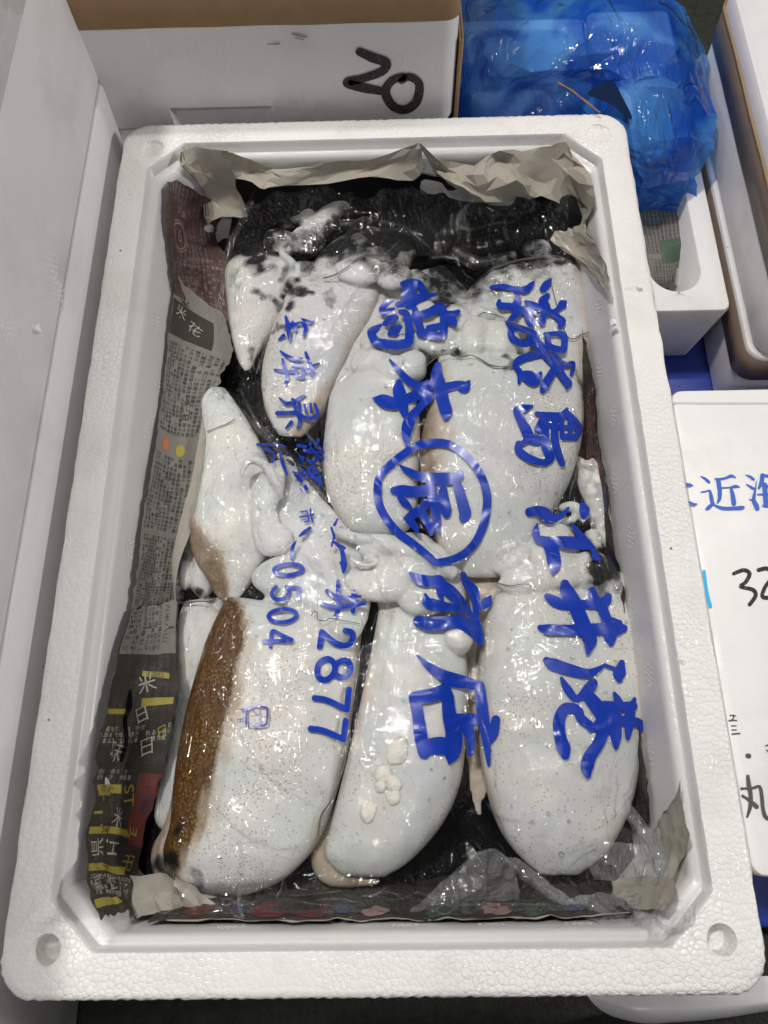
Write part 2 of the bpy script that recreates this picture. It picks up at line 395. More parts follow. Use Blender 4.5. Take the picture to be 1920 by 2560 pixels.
def wall_pt(side, t, z):
    d = .0072 + (-z - .014) / .101 * .0068
    if side == 'L': return (-IX + d + .0002, t, z), (1, 0, 0)
    if side == 'R': return (IX - d - .0002, t, z), (-1, 0, 0)
    if side == 'B': return (t, IY - d - .0002, z), (0, -1, 0)
    return (t, -IY + d + .0002, z), (0, 1, 0)
for i in range(11): vent_mark(fish_box, *wall_pt('L', .205 - i * .041, -.030 - (.018 if i % 2 else 0)))
for i in range(11): vent_mark(fish_box, *wall_pt('R', .205 - i * .041, -.026 - (.014 if i % 2 else 0)))
for x in (-.085, -.052, .05, .10): vent_mark(fish_box, *wall_pt('B', x, -.028))
for x in (-.075, .012, .055, .098): vent_mark(fish_box, *wall_pt('N', x, -.022))
for x, y in ((.02, .263), (-.09, .2625), (.08, .2632), (-.02, -.2625), (.045, -.263), (.1685, -.10), (-.169, -.05)): vent_mark(fish_box, (x, y, 0), (0, 0, 1))

def band(name, x0, x1, y0, y1, z0, z1, r, mat, parent, th=.0006, wob=.0007):
    cx, cy, hx, hy = (x0 + x1) / 2, (y0 + y1) / 2, (x1 - x0) / 2 + th, (y1 - y0) / 2 + th
    L = []
    for z, e in ((z0, 0), (z0 + .0001, th), (z1 - .0001, th), (z1, 0)):
        c = contour(hx - th + e, hy - th + e, r, 'round', z, cx, cy, 30, 6)
        L.append([(p[0], p[1], p[2] + wob * noise.noise(Vector((p[0] * 30, p[1] * 30, z0 * 9)))) for p in c])
    V, F = loft(L, False, False); return mesh_obj(name, V, F, mat, parent)
# left tall lidded box
lb = empty('lidded_box', (-.38, -.06, -H), 'tall closed white foam box standing against the left long side of the open box', 'foam box')
solid_box('box_body', -.57, -.1888, -.52, .2925, -H, .0245, .012, M['eps_lilac'], lb, taper=.004)
solid_box('lid', -.57, -.1895, -.52, .2925, .0248, .205, .012, M['eps_lilac'], lb)
for y, z in ((.11, .045), (.10, .03), (.045, .075), (-.06, .085)): vent_mark(lb, (-.1895, y, z), (1, 0, 0), .0075)
M['cleartape'] = mat_film('clear_tape', milky=.05, milk_noise=.12, rough=.12, bumpS=.3)
band('clear_tape', -.57, -.1895, -.52, .2925, .1215, .175, .012, M['cleartape'], lb)
def crumb(loc, r, label):
    bm = bmesh.new(); bmesh.ops.create_icosphere(bm, subdivisions=3, radius=r)
    for v in bm.verts: v.co *= 1 + .35 * noise.noise(v.co * (1.3 / r) + Vector((loc[0] * 50, 3, loc[1] * 40)))
    me = bpy.data.meshes.new('foam_crumb'); bm.to_mesh(me); bm.free(); me.materials.append(M['eps_white'])
    o = bpy.data.objects.new('foam_crumb', me); COL.objects.link(o); o.location = loc
    me.polygons.foreach_set('use_smooth', [True] * len(me.polygons))
    tag(o, label, 'foam crumb', 'loose crumbs of white foam')
p = at_x(85, 822, -.1895); crumb((p[0] + .0012, p[1], p[2]), .0028, 'elongated white foam crumb stuck to the side of the tall left box')
p = at(1533, 807, -.001); crumb((p[0], p[1], -.001), .0022, 'white foam crumb at the inner edge of the right rim, beside the upper blue lettering')
p = at(1598, 722, 0); crumb((p[0], p[1], .0008), .0019, 'small flat foam crumb on top of the right rim near the rear')
p = at(1704, 1652, -.001); crumb((p[0], p[1], -.001), .0026, 'white foam crumb on the inner edge of the right rim, halfway to the front')
p = at(612, 402, -.03); crumb((p[0], p[1] - .002, -.03), .0018, 'tiny white foam crumb stuck to the rear inner wall above the newspaper')

# rear box with the handwritten 20
rb = empty('marked_box', (-.15, .45, -.018), 'white foam box behind, sealed with brown tape and marked 20 in black', 'foam box')
body = solid_box('box_body', -.40, .0585, .285, .62, -.018, .16, .010, M['eps_lilac'], rb, bev=.005)
# recessed grip at the bottom of its front
a = at_y(412, 258, .285); b_ = at_y(688, 300, .285)
cv = []
for x, y, z in ((a[0], .28, -.03), (b_[0], .28, -.03), (b_[0], .28, a[2] - .003), (a[0], .28, a[2] - .003)): cv.append((x, y, z))
for x, y, z in ((a[0] + .004, .2905, -.03), (b_[0] - .003, .2905, -.03), (b_[0] - .003, .2905, a[2] - .006), (a[0] + .004, .2905, a[2] - .006)): cv.append((x, y, z))
cu = mesh_obj('cutter', cv, [(0, 1, 2, 3), (7, 6, 5, 4), (0, 4, 5, 1), (1, 5, 6, 2), (2, 6, 7, 3), (3, 7, 4, 0)], None, smooth=False)
auto_smooth(cu)
md = body.modifiers.new('b', 'BOOLEAN'); md.object = cu; md.operation = 'DIFFERENCE'; md.solver = 'EXACT'
bake(body); bpy.data.objects.remove(cu); auto_smooth(body)
band('tape', -.40, .0585, .285, .62, .0625, .115, .010, M['kraft'], rb)
# the box it stands on
lower = empty('support_box', (-.15, .45, -H), 'white foam box beneath the box marked 20, showing only at its left corner', 'foam box')
solid_box('box_body', -.40, .055, .289, .62, -H, -.0185, .012, M['eps_lilac'], lower)
solid_box('tape', .0600, .0625, .292, .55, -.10, .055, .001, M['kraft'], lower, bev=.0006) if False else None
kp = empty('cardboard_sheet', (.061, .40, -H), 'narrow brown cardboard sheet standing between the marked box and the blue bag', 'cardboard')
solid_box('panel', .0595, .0625, .2895, .50, -H, .045, .001, M['kraft'], kp, bev=.0008)

# ------------------------------------------------------------------ pallet, floor
k = NT('dark_wet_floor'); o_ = k.obj()
c = k.mix(k.ramp(k.noise(140, 6, o_, .7), [(.35, 0), (.75, 1)]), (.008, .009, .006), (.036, .038, .026))
p = k.n('BsdfPrincipled', i_Base_Color=c, i_Roughness=.5, i_Normal=k.bump(k.noise(420, 5, o_, .7), .9, .003))
M['floor'] = k.finish(p.outputs[0])
V = [(-6, -6, -H - .0005), (6, -6, -H - .0005), (6, 6, -H - .0005), (-6, 6, -H - .0005)]
tag(mesh_obj('floor', V, [(0, 1, 2, 3)], M['floor'], smooth=False), 'dark wet greenish black floor', None, None, 'structure')
M['bluep'] = mat_plain('blue_plastic', (.012, .035, .28), .35, .2, 30, .1, 200)
pal = solid_box('blue_pallet', .19, .80, -.262, .40, -H, -.1315, .01, M['bluep'])
tag(pal, 'flat blue plastic pallet under the boxes on the right', 'pallet')

# ------------------------------------------------------------------ strokes
def stroke_mesh(strokes, fr, mapper, step=3.0, closed=False, lift=.00006, base=.0003):
    """brush strokes as ribbons (list of (x, y, width)); mapper(px, py, h) -> 3D"""
    V = []; F = []
    for si, st in enumerate(strokes):
        cl = closed or (len(st) > 3 and st[0][:2] == st[-1][:2])
        P = np.array([[*zz(fr, s[:2]), s[2] / fr[2]] for s in st], float)
        if cl: P = P[:-1] if st[0][:2] == st[-1][:2] else P
        L = sum(math.hypot(*(P[i + 1, :2] - P[i, :2])) for i in range(len(P) - 1))
        n = max(8, int(L / step)); C = cat_rom(P, n, cl) if len(P) > 1 else P
        T = np.gradient(C[:, :2], axis=0) if not cl else (np.roll(C[:, :2], -1, 0) - np.roll(C[:, :2], 1, 0))
        T /= np.maximum(np.linalg.norm(T, axis=1, keepdims=True), 1e-6); N = np.c_[-T[:, 1], T[:, 0]]
        rows = []; w = np.maximum(C[:, 2], .6) / 2; h = base + si * lift
        K = max(2, int(w.max() * 2 / step)); offs = np.linspace(-1, 1, K + 1)
        if not cl:      # rounded ends
            for e, sg in ((0, -1), (-1, 1)):
                cap = []
                for a in (.45, .8, 1.0) if e == -1 else (1.0, .8, .45):
                    ww = math.sqrt(max(0, 1 - a * a)); cap.append(np.array([C[e, :2] + T[e] * sg * w[e] * a + N[e] * w[e] * ww * q for q in offs]))
                if e == 0: pre = cap
                else: post = cap
            rows = pre
        rows = list(rows) + [np.array([C[i, :2] + N[i] * w[i] * q for q in offs]) for i in range(len(C))]
        if not cl: rows += post
        b = len(V); m = K + 1
        for r in rows:
            for q in r: V.append(mapper(q[0], q[1], h))
        nr_ = len(rows)
        for i in range(nr_ if cl else nr_ - 1):
            for j in range(K):
                i2 = (i + 1) % nr_; F.append((b + i * m + j, b + i * m + j + 1, b + i2 * m + j + 1, b + i2 * m + j))
    return V, F
def glyphs(text, size=1.0, bold=0.):
    c = bpy.data.curves.new('t', 'FONT'); c.body = text; c.size = size; c.resolution_u = 3; c.offset = bold * size; c.align_x = 'CENTER'; c.align_y = 'CENTER'
    o = bpy.data.objects.new('t', c); COL.objects.link(o); dg = bpy.context.evaluated_depsgraph_get()
    me = bpy.data.meshes.new_from_object(o.evaluated_get(dg))
    V = [tuple(v.co) for v in me.vertices]; F = [tuple(p.vertices) for p in me.polygons]
    bpy.data.objects.remove(o); bpy.data.meshes.remove(me); bpy.data.curves.remove(c); return V, F

# "20" on the rear box
mk = [[(1285, 185, 30), (1330, 205, 36), (1380, 225, 34), (1365, 255, 32), (1300, 280, 30), (1240, 295, 32), (1290, 312, 34), (1358, 325, 30)],
      [(1440, 275, 30), (1400, 290, 30), (1378, 330, 34), (1405, 380, 32), (1450, 392, 32), (1490, 360, 34), (1498, 300, 30), (1462, 275, 28), (1435, 290, 24)]]
V, F = stroke_mesh(mk, Z1, lambda u, v, h: at_y(u, v, .285 - h - .0003))
k = NT('marker_scrub'); o_ = k.obj()
al = k.ramp(k.noise(420, 4, o_, .7), [(.30, .45), (.46, 1)])
p = k.n('BsdfPrincipled', i_Base_Color=(.018, .017, .016, 1), i_Roughness=.6, i_Alpha=al); M['scrub'] = k.finish(p.outputs[0])
mesh_obj('handwritten_number', V, F, M['scrub'], rb)
sm = [[(1045, 122, 6), (1070, 127, 9), (1098, 132, 5)], [(1055, 135, 3), (1085, 142, 4)], [(955, 158, 3), (990, 157, 6), (1000, 156, 3)]]
V, F = stroke_mesh(sm, Z1, lambda u, v, h: at_y(u, v, .285 - h - .0003)); M['smudge'] = mat_plain('grey_smudge', (.30, .29, .285), .6, .2)
mesh_obj('smudge', V, F, M['smudge'], rb)
for u, v in ((910, 268), (1095, 370), (1262, 365), (1430, 225)):
    q = at_y(u / 1.43, v / 1.43, .285); vent_mark(rb, (q[0], .2848, q[2]), (0, -1, 0), .0058)

# ------------------------------------------------------------------ right side: blue bag box, stack, label box
mb = empty('open_box', (.22, .29, -.1315), 'small open white foam box at the right rear, half covered by a blue bag', 'foam box')
def open_box(x0, x1, y0, y1, z0, z1, wall, rin, rout, depth, mats, parent, taper=.006):
    cx, cy, hx, hy = (x0 + x1) / 2, (y0 + y1) / 2, (x1 - x0) / 2, (y1 - y0) / 2; L = []
    for z, ins in ((z0, taper + .003), (z0 + .003, taper), (z1 - .003, 0), (z1 - .0008, .0008), (z1, .003)):
        L.append(contour(hx - ins, hy - ins, rout, 'round', z, cx, cy, 20, 10))
    for z, ins in ((z1, wall), (z1 - .002, wall + .001), (z1 - depth, wall + .006), (z1 - depth - .003, wall + .01)):
        L.append(contour(hx - ins, hy - ins, rin, 'round', z, cx, cy, 20, 10))
    V, F = loft(L); o = mesh_obj('box_body', V, F, mats, parent); auto_smooth(o, 40); return o
open_box(.186, .2575, .1445, .46, -.1313, -.06, .0165, .020, .006, .055, M['eps_white'], mb)

mb2 = empty('open_box', (.125, .37, -H), 'white foam box behind the rear rim, hidden under the blue bag', 'foam box')
open_box(.066, .1835, .281, .46, -H, -.065, .014, .015, .006, .055, M['eps_white'], mb2)
st1 = empty('taped_box', (.40, .24, -.1315), 'lower foam box of the right rear stack, its lid seam sealed with brown tape', 'foam box', None)
solid_box('box_body', .262, .62, .101, .372, -.1313, -.0585, .014, M['eps_lilac'], st1, taper=.003)
band('tape', .262, .62, .101, .372, -.086, -.0615, .014, M['kraft_grey'], st1)
st2 = empty('taped_box', (.40, .24, -.058), 'upper foam box of the right rear stack, brown tape around the seam of its lid', 'foam box', None)
solid_box('box_body', .262, .62, .100, .372, -.0583, .0005, .014, M['eps_lilac'], st2, taper=.002, bev=.006)
solid_box('lid', .262, .62, .100, .372, .0007, .0255, .014, M['eps_lilac'], st2, bev=.005)
band('tape', .262, .62, .100, .372, -.014, .0115, .014, M['kraft_grey'], st2)
band('tape_edge', .2615, .6205, .0995, .3725, .0095, .0122, .014, M['kraft'], st2, .0008, .0010)

lbx = empty('labelled_box', (.32, -.075, -.1315), 'white lidded foam box with blue and grey Japanese writing, beside the right rim', 'foam box')
solid_box('box_body', .2045, .50, -.226, .077, -.1313, -.074, .008, M['eps_white'], lbx, taper=.002)
solid_box('lid', .2035, .50, -.228, .079, -.0738, -.06, .008, M['eps_white'], lbx, bev=.003)
band('tape', .2045, .50, -.2265, .0775, -.083, -.0745, .008, M['kraft'], lbx, .0012)
V, F = stroke_mesh([[(1685, 1007, 5), (1760, 1008, 5), (1925, 1008, 5)]], PX, lambda u, v, h: at(u, v, -.06 + h))
M['groove'] = mat_plain('shallow_groove', (.55, .54, .53), .6, .1); mesh_obj('groove', V, F, M['groove'], lbx)
M['labblue'] = mat_plain('label_blue', (.05, .13, .52), .5, .15); M['labgrey'] = mat_plain('label_grey', (.07, .07, .065), .5, .2); M['labcyan'] = mat_plain('label_cyan', (.04, .42, .75), .5, .1)
lab = lambda u, v, h: at(u, v, -.06 + h * .6)
kin = [[(395, 1055, 15), (450, 1085, 40), (510, 1135, 45)], [(405, 1275, 22), (470, 1265, 26), (520, 1255, 34), (540, 1330, 55), (555, 1410, 55), (575, 1445, 45)],
       [(560, 1440, 45), (505, 1490, 60), (480, 1510, 40)], [(570, 1445, 20), (640, 1480, 45), (720, 1500, 55), (850, 1500, 55), (970, 1490, 60), (995, 1468, 15)],
       [(600, 1090, 25), (635, 1110, 60), (650, 1180, 65), (660, 1270, 60), (655, 1370, 50), (620, 1435, 12)], [(640, 1100, 40), (740, 1080, 34), (820, 1050, 45), (880, 1075, 15)],
       [(690, 1215, 22), (800, 1210, 26), (880, 1195, 50), (935, 1205, 15)], [(815, 1215, 40), (840, 1320, 62), (855, 1430, 70)],
       [(1020, 1035, 12), (1080, 1060, 36), (1125, 1095, 40)], [(1030, 1165, 15), (1085, 1200, 34), (1135, 1230, 40)], [(1165, 1120, 10), (1155, 1230, 25), (1130, 1370, 55), (1160, 1450, 70), (1180, 1500, 65)],
       [(1070, 1375, 14), (1120, 1385, 24)], [(1250, 1040, 60), (1240, 1130, 60), (1200, 1220, 30)], [(1250, 1040, 40), (1330, 1050, 40)], [(1280, 1170, 70), (1290, 1300, 70), (1300, 1450, 70)],
       [(1185, 1305, 20), (1330, 1300, 24)], [(1290, 1190, 40), (1400, 1200, 40)], [(1270, 1460, 40), (1400, 1470, 40)],
       [(205, 1165, 40), (250, 1175, 45), (290, 1180, 12)], [(240, 1410, 30), (300, 1445, 45), (345, 1435, 15)]]
V, F = stroke_mesh(kin, ZK, lab); mesh_obj('blue_lettering', V, F, M['labblue'], lbx)
ZS = (1600, 900, 1.3325)
num = [[(312, 712, 12), (345, 700, 14), (365, 712, 14), (352, 740, 13), (335, 755, 12), (375, 765, 14), (385, 785, 14), (365, 815, 13)],
       [(395, 700, 14), (425, 695, 14), (440, 720, 13), (415, 760, 13), (410, 790, 14), (450, 790, 14)]]
V, F = stroke_mesh(num, ZS, lab); mesh_obj('handwritten_number', V, F, M['scrub'], lbx)
maru = [[(645, 820, 30), (655, 900, 42), (670, 990, 38), (665, 1080, 36), (640, 1165, 20)], [(590, 925, 22), (680, 922, 24), (745, 910, 30), (765, 1000, 34), (775, 1100, 34), (800, 1170, 38), (850, 1180, 40)],
        [(600, 985, 22), (650, 1020, 30), (700, 1060, 40), (720, 1080, 40)], [(645, 645, 42), (655, 648, 42)],
        [(495, 300, 12), (540, 305, 10)], [(485, 345, 12), (550, 345, 12)], [(505, 390, 10), (545, 390, 10)], [(510, 425, 10), (548, 425, 10)], [(510, 460, 12), (575, 455, 14)], [(525, 300, 12), (520, 330, 10), (490, 345, 9)],
        [(800, 560, 12), (830, 550, 14)], [(805, 595, 10), (830, 620, 12)]]
V, F = stroke_mesh(maru, ZL, lab); mesh_obj('grey_lettering', V, F, M['labgrey'], lbx)
V, F = stroke_mesh([[(213, 705, 12), (222, 770, 12), (234, 820, 14)]], ZS, lab); mesh_obj('cyan_mark', V, F, M['labcyan'], lbx)

# ------------------------------------------------------------------ sheets (newspaper, loose film)
def sheet(name, rows, mat, parent=None, crumple=.0015, freq=45, step=.0028, seed=0, ragged=0., sharp=0., box=True, fine=.45, facet=0.):
    if facet: step = facet; crumple *= .3; sharp *= .25
    rf = random.Random(seed)
    G = np.array([[(at_in if box else at)(*c[:2], c[2]) for c in r] for r in rows])
    lv = np.linalg.norm(np.diff(G, axis=0), axis=2).sum(0).max(); lu = np.linalg.norm(np.diff(G, axis=1), axis=2).sum(1).max()
    nv, nu = max(6, int(lv / step)), max(6, int(lu / step))
    A = np.array([cat_rom(G[:, j], nv) for j in range(G.shape[1])]).transpose(1, 0, 2)
    A = np.array([cat_rom(A[i], nu) for i in range(nv)])
    if ragged:
        for i in range(nv):
            for j in (0, nu - 1):
                A[i, j] += (A[i, 1 if j == 0 else nu - 2] - A[i, j]) * ragged * 2 * (noise.noise(Vector((i * .33, j, seed))))
        for j in range(nu):
            for i in (0, nv - 1):
                A[i, j] += (A[1 if i == 0 else nv - 2, j] - A[i, j]) * ragged * 2 * (noise.noise(Vector((j * .33, i, seed + 3))))
    du = np.gradient(A, axis=1); dv = np.gradient(A, axis=0); N = np.cross(du, dv); N /= np.maximum(np.linalg.norm(N, axis=2, keepdims=True), 1e-9)
    for i in range(nv):
        for j in range(nu):
            q = A[i, j]; s = crumple * fbm(q[0] * freq + seed, q[1] * freq, q[2] * freq, 3)
            if sharp:
                vd = noise.voronoi(Vector((q[0] * freq * .9 + seed * 3, q[1] * freq * .7, q[2] * freq * .9)))[0]; ve = noise.voronoi(Vector((q[0] * freq * 2.1 + seed, q[1] * freq * 1.8, q[2] * freq * 2)))[0]
                s += sharp * ((vd[1] - vd[0]) * 1.5 - .5) + sharp * fine * ((ve[1] - ve[0]) * 1.5 - .5)
            if facet:
                s += facet * rf.uniform(-.15, .15)
                q = q + du[i, j] * rf.uniform(-.33, .33) * (0 < j < nu - 1) + dv[i, j] * rf.uniform(-.33, .33) * (0 < i < nv - 1)
            A[i, j] = q + N[i, j] * s
    Fc = [(i * nu + j, i * nu + j + 1, (i + 1) * nu + j + 1, (i + 1) * nu + j) for i in range(nv - 1) for j in range(nu - 1)]
    if facet:
        F3 = []
        for a_, b_, c_, d_ in Fc: F3 += [(a_, b_, c_), (a_, c_, d_)] if rf.random() < .5 else [(a_, b_, d_), (b_, c_, d_)]
        Fc = F3
    o = mesh_obj(name, A.reshape(-1, 3), Fc, mat, parent, smooth=True)
    if facet: auto_smooth(o, 21)
    uvl = o.data.uv_layers.new(name='UVMap'); uv = np.array([[j / (nu - 1) * lu, i / (nv - 1) * lv] for i in range(nv) for j in range(nu)])
    li = np.zeros(len(o.data.loops), int); o.data.loops.foreach_get('vertex_index', li); uvl.data.foreach_set('uv', uv[li].ravel())
    sgn = np.sign(((CC - A) * N).sum(2)); 
    def S(u, v, h=.0003):
        x, y = min(max(u, 0), 1) * (nu - 1), min(max(v, 0), 1) * (nv - 1); j, i = min(int(x), nu - 2), min(int(y), nv - 2); fx, fy = x - j, y - i
        b = lambda B: B[i, j] * (1 - fx) * (1 - fy) + B[i, j + 1] * fx * (1 - fy) + B[i + 1, j] * (1 - fx) * fy + B[i + 1, j + 1] * fx * fy
        return b(A) + b(N) * h * (1 if b(sgn[..., None])[0] > 0 else -1)
    o['lu'] = lu; o['lv'] = lv
    return o, S, lu, lv
def sheet_text(sh, items, mat, name='print'):
    """items: (text, u, v, size_m, rot_deg)"""
    o, S, lu, lv = sh
    for n_, (t, u, v, size, rot) in enumerate(items):
        V = []; gv, gf = glyphs(t, size); ca, sa = math.cos(math.radians(rot)), math.sin(math.radians(rot))
        for x, y, _ in gv:
            X, Y = x * ca - y * sa, x * sa + y * ca; V.append(S(u + X / lu, v - Y / lv, .00025 + .00003 * (n_ % 5)))
        mesh_obj(name, V, gf, mat, o, smooth=False)
def sheet_block(sh, items, mat, name='printed_block'):
    o, S, lu, lv = sh
    for n_, (u0, v0, u1, v1) in enumerate(items):
        a, b2 = max(2, int(abs(u1 - u0) * lu / .002)), max(2, int(abs(v1 - v0) * lv / .002)); V = []
        for i in range(b2 + 1):
            for j in range(a + 1): V.append(S(u0 + (u1 - u0) * j / a, v0 + (v1 - v0) * i / b2, .00015 + .00003 * (n_ % 3)))
        mesh_obj(name, V, [(i * (a + 1) + j, i * (a + 1) + j + 1, (i + 1) * (a + 1) + j + 1, (i + 1) * (a + 1) + j) for i in range(b2) for j in range(a)], mat, o)
POOL = '日本海漁業協同組合今年新聞大会記事東京地方市場水産魚類価格前年比増加国内政府発表委員長会議一二三四五六七八九十のはにをがとでたしてるいまもなかれさこんあり'
def text_columns(sh, u0, u1, v0, v1, pitch, size, mat, rot=-90, skip=.12):
    o, S, lu, lv = sh; rnd = random.Random(int(u0 * 100 + v0 * 1000)); cache = text_columns.__dict__
    u = u0
    while u < u1:
        V = []; F = []; v = v0
        while v < v1:
            if rnd.random() > skip:
                ch = rnd.choice(POOL)
                if ch not in cache: cache[ch] = glyphs(ch, 1.0, .012)
                gv, gf = cache[ch]; b = len(V); ca, sa = math.cos(math.radians(rot)), math.sin(math.radians(rot))
                for x, y, _ in gv: V.append(S(u + (x * ca - y * sa) * size / lu, v - (x * sa + y * ca) * size / lv, .00022))
                F += [tuple(b + i for i in f) for f in gf]
            v += size * 1.04 / lv
        if F: mesh_obj('text_column', V, F, mat, o, smooth=False)
        u += pitch / lu
NEWS = 'sheets of newspaper lining the box'
# left wall: long sheet of small print
sN1 = sheet('newspaper', [[(442, 690, -.066), (490, 735, -.060), (560, 790, -.066)],
                    [(425, 800, -.066), (480, 830, -.056), (580, 880, -.066)],
                    [(412, 930, -.066), (455, 950, -.052), (545, 960, -.062)],
                    [(395, 1060, -.066), (440, 1080, -.050), (508, 1085, -.058)],
                    [(372, 1200, -.066), (420, 1220, -.050), (487, 1230, -.058)],
                    [(352, 1330, -.066), (398, 1340, -.052), (462, 1350, -.060)],
                    [(338, 1440, -.066), (380, 1450, -.054), (440, 1450, -.064)],
                    [(328, 1530, -.066), (365, 1535, -.056), (432, 1530, -.068)]], M['news'], None, .0010, 32, .0025, 1, .8, .0022)
tag(sN1[0], 'long grey newspaper sheet of small print running down the left inner wall', 'newspaper', NEWS)
sheet_block(sN1, [(.02, .08, .75, .18)], M['news_dark'], 'headline_block')
sheet_text(sN1, [('米', .25, .11, .011, -8), ('花', .52, .135, .010, -14)], M['cream'], 'headline')
sheet_text(sN1, [('米', .30, .075, .011, -8)], M['black'], 'headline')
V = []
def disc(sh, u, v, r, mat, name, n=20):
    o, S, lu, lv = sh; VV = [S(u, v, .00025)] + [S(u + r * math.cos(2 * math.pi * i / n) / lu, v + r * math.sin(2 * math.pi * i / n) / lv, .00025) for i in range(n)]
    return mesh_obj(name, VV, [(0, 1 + i, 1 + (i + 1) % n) for i in range(n)], mat, o)
text_columns(sN1, .10, .92, .20, .44, .0036, .0029, M['black']); text_columns(sN1, .10, .92, .50, .70, .0038, .0030, M['black']); text_columns(sN1, .12, .90, .72, .97, .0034, .0027, M['black'])
disc(sN1, .30, .47, .0042, M['orange'], 'red_dot'); disc(sN1, .62, .475, .0040, M['yellow'], 'yellow_dot')
sheet_text(sN1, [('9三日', .62, .37, .006, -90), ('田昭', .5, .60, .005, -90), ('二十三日', .35, .63, .0042, -90)], M['black'], 'headline')
# folded pale edge of that sheet
sE = sheet('newspaper', [[(506, 1040, -.054), (512, 1065, -.052)], [(492, 1130, -.054), (512, 1120, -.050)], [(472, 1220, -.055), (498, 1225, -.050)],
                   [(448, 1310, -.056), (478, 1320, -.051)], [(430, 1400, -.058), (448, 1410, -.054)], [(436, 1480, -.060), (440, 1490, -.058)], [(440, 1560, -.062), (446, 1570, -.060)]], M['news_plain'], None, .0006, 60, .002, 4)
tag(sE[0], 'narrow pale folded newspaper edge beside the left cuttlefish', 'newspaper', NEWS)
# dark red advert in the far left corner with a ringed 6
sN2 = sheet('newspaper', [[(418, 440, -.050), (480, 470, -.064), (560, 520, -.074)], [(416, 540, -.062), (470, 560, -.066), (540, 590, -.076)],
                    [(425, 630, -.066), (480, 650, -.068), (570, 660, -.076)], [(430, 700, -.068), (490, 720, -.070), (575, 740, -.076)], [(440, 760, -.068), (500, 790, -.070), (580, 830, -.076)]], M['news_red'], None, .0012, 36, .0025, 7, .8, .003)
tag(sN2[0], 'dark brownish red newspaper page with a ringed 6 in the far left corner', 'newspaper', NEWS)
def ring_items(sh, u, v, r, w, mat, name):
    o, S, lu, lv = sh; n = 36; VV = []
    for i in range(n):
        a = 2 * math.pi * i / n
        for q in (r - w / 2, r + w / 2): VV.append(S(u + q * math.cos(a) / lu, v + q * math.sin(a) * 1.25 / lv, .0003))
    return mesh_obj(name, VV, [(2 * i, 2 * i + 1, (2 * i + 3) % (2 * n), (2 * i + 2) % (2 * n)) for i in range(n)], mat, o)
ring_items(sN2, .26, .36, .0085, .0012, M['pinkish'], 'ring'); ring_items(sN2, .26, .36, .0105, .0008, M['pinkish'], 'ring')
sheet_text(sN2, [('6', .26, .36, .015, -5), ('1せ', .30, .56, .006, 185), ('安楽', .35, .20, .006, -20)], M['pinkish'], 'headline')
# far left corner pale sheet
sN3 = sheet('newspaper', [[(452, 382, -.022), (510, 374, -.020), (570, 376, -.024)], [(470, 430, -.036), (520, 425, -.032), (580, 430, -.036)], [(500, 490, -.046), (550, 480, -.040), (600, 480, -.046)], [(526, 560, -.054), (570, 545, -.050), (616, 532, -.054)]], M['news_warm'], None, .0012, 50, .0020, 9, .6, .003, True, .45, .0062)
tag(sN3[0], 'creased beige newspaper corner folded down over the far left corner', 'newspaper', NEWS)
sheet_block(sN3, [(.03, .0, .06, .95), (.10, .0, .115, .95)], M['black'], 'printed_rule')
# far wall strips
sN4 = sheet('newspaper', [[(566, 378, -.020), (640, 405, -.026), (700, 425, -.032), (800, 410, -.030), (930, 395, -.026), (1040, 362, -.018), (1052, 358, -.017)],
                    [(572, 410, -.014), (640, 432, -.024), (700, 440, -.016), (800, 430, -.024), (930, 422, -.018), (1040, 400, -.010), (1056, 395, -.018)],
                    [(580, 440, -.022), (640, 458, -.016), (690, 470, -.022), (790, 458, -.026), (930, 450, -.020), (1040, 438, -.022), (1062, 428, -.024)]], M['news_warm'], None, .0010, 30, .0018, 11, .9, .0022, True, .45, .0068)
tag(sN4[0], 'long beige torn newspaper strip along the rear inner wall', 'newspaper', NEWS)
sN5 = sheet('newspaper', [[(1048, 365, -.020), (1100, 398, -.030), (1180, 412, -.032), (1240, 378, -.022), (1330, 375, -.020), (1410, 352, -.014), (1430, 400, -.022)],
                    [(1070, 405, -.016), (1110, 430, -.024), (1190, 440, -.014), (1250, 405, -.018), (1330, 410, -.012), (1400, 395, -.018), (1470, 430, -.022)],
                    [(1090, 430, -.024), (1140, 460, -.016), (1200, 478, -.026), (1280, 452, -.016), (1340, 458, -.024), (1420, 440, -.016), (1480, 470, -.028)],
                    [(1110, 445, -.034), (1160, 485, -.030), (1230, 505, -.032), (1300, 495, -.036), (1360, 505, -.030), (1440, 500, -.034), (1480, 520, -.036)]], M['news_warm'], None, .0012, 30, .0018, 13, .9, .0032, True, .45, .0068)
tag(sN5[0], 'crumpled beige newspaper bunched along the rear right of the box', 'newspaper', NEWS)
sN6 = sheet('newspaper', [[(1474, 460, -.034), (1450, 480, -.036), (1424, 500, -.044)], [(1478, 520, -.038), (1450, 530, -.036), (1415, 550, -.046)], [(1462, 565, -.042), (1430, 575, -.038), (1385, 580, -.048)],
                    [(1490, 610, -.044), (1450, 625, -.040), (1380, 605, -.048)], [(1515, 665, -.046), (1490, 680, -.044), (1440, 650, -.050)], [(1522, 720, -.050), (1512, 725, -.049), (1490, 700, -.052)]], M['news_warm'], None, .0010, 60, .0018, 17, .5, .003, True, .45, .0055)
tag(sN6[0], 'curled beige newspaper strip twisting down the rear part of the right wall', 'newspaper', NEWS)
M['news_ink'] = mat_news('ink_soaked_newsprint', (.006, .0058, .006), .0, .0035, .42, 900, dark=True)
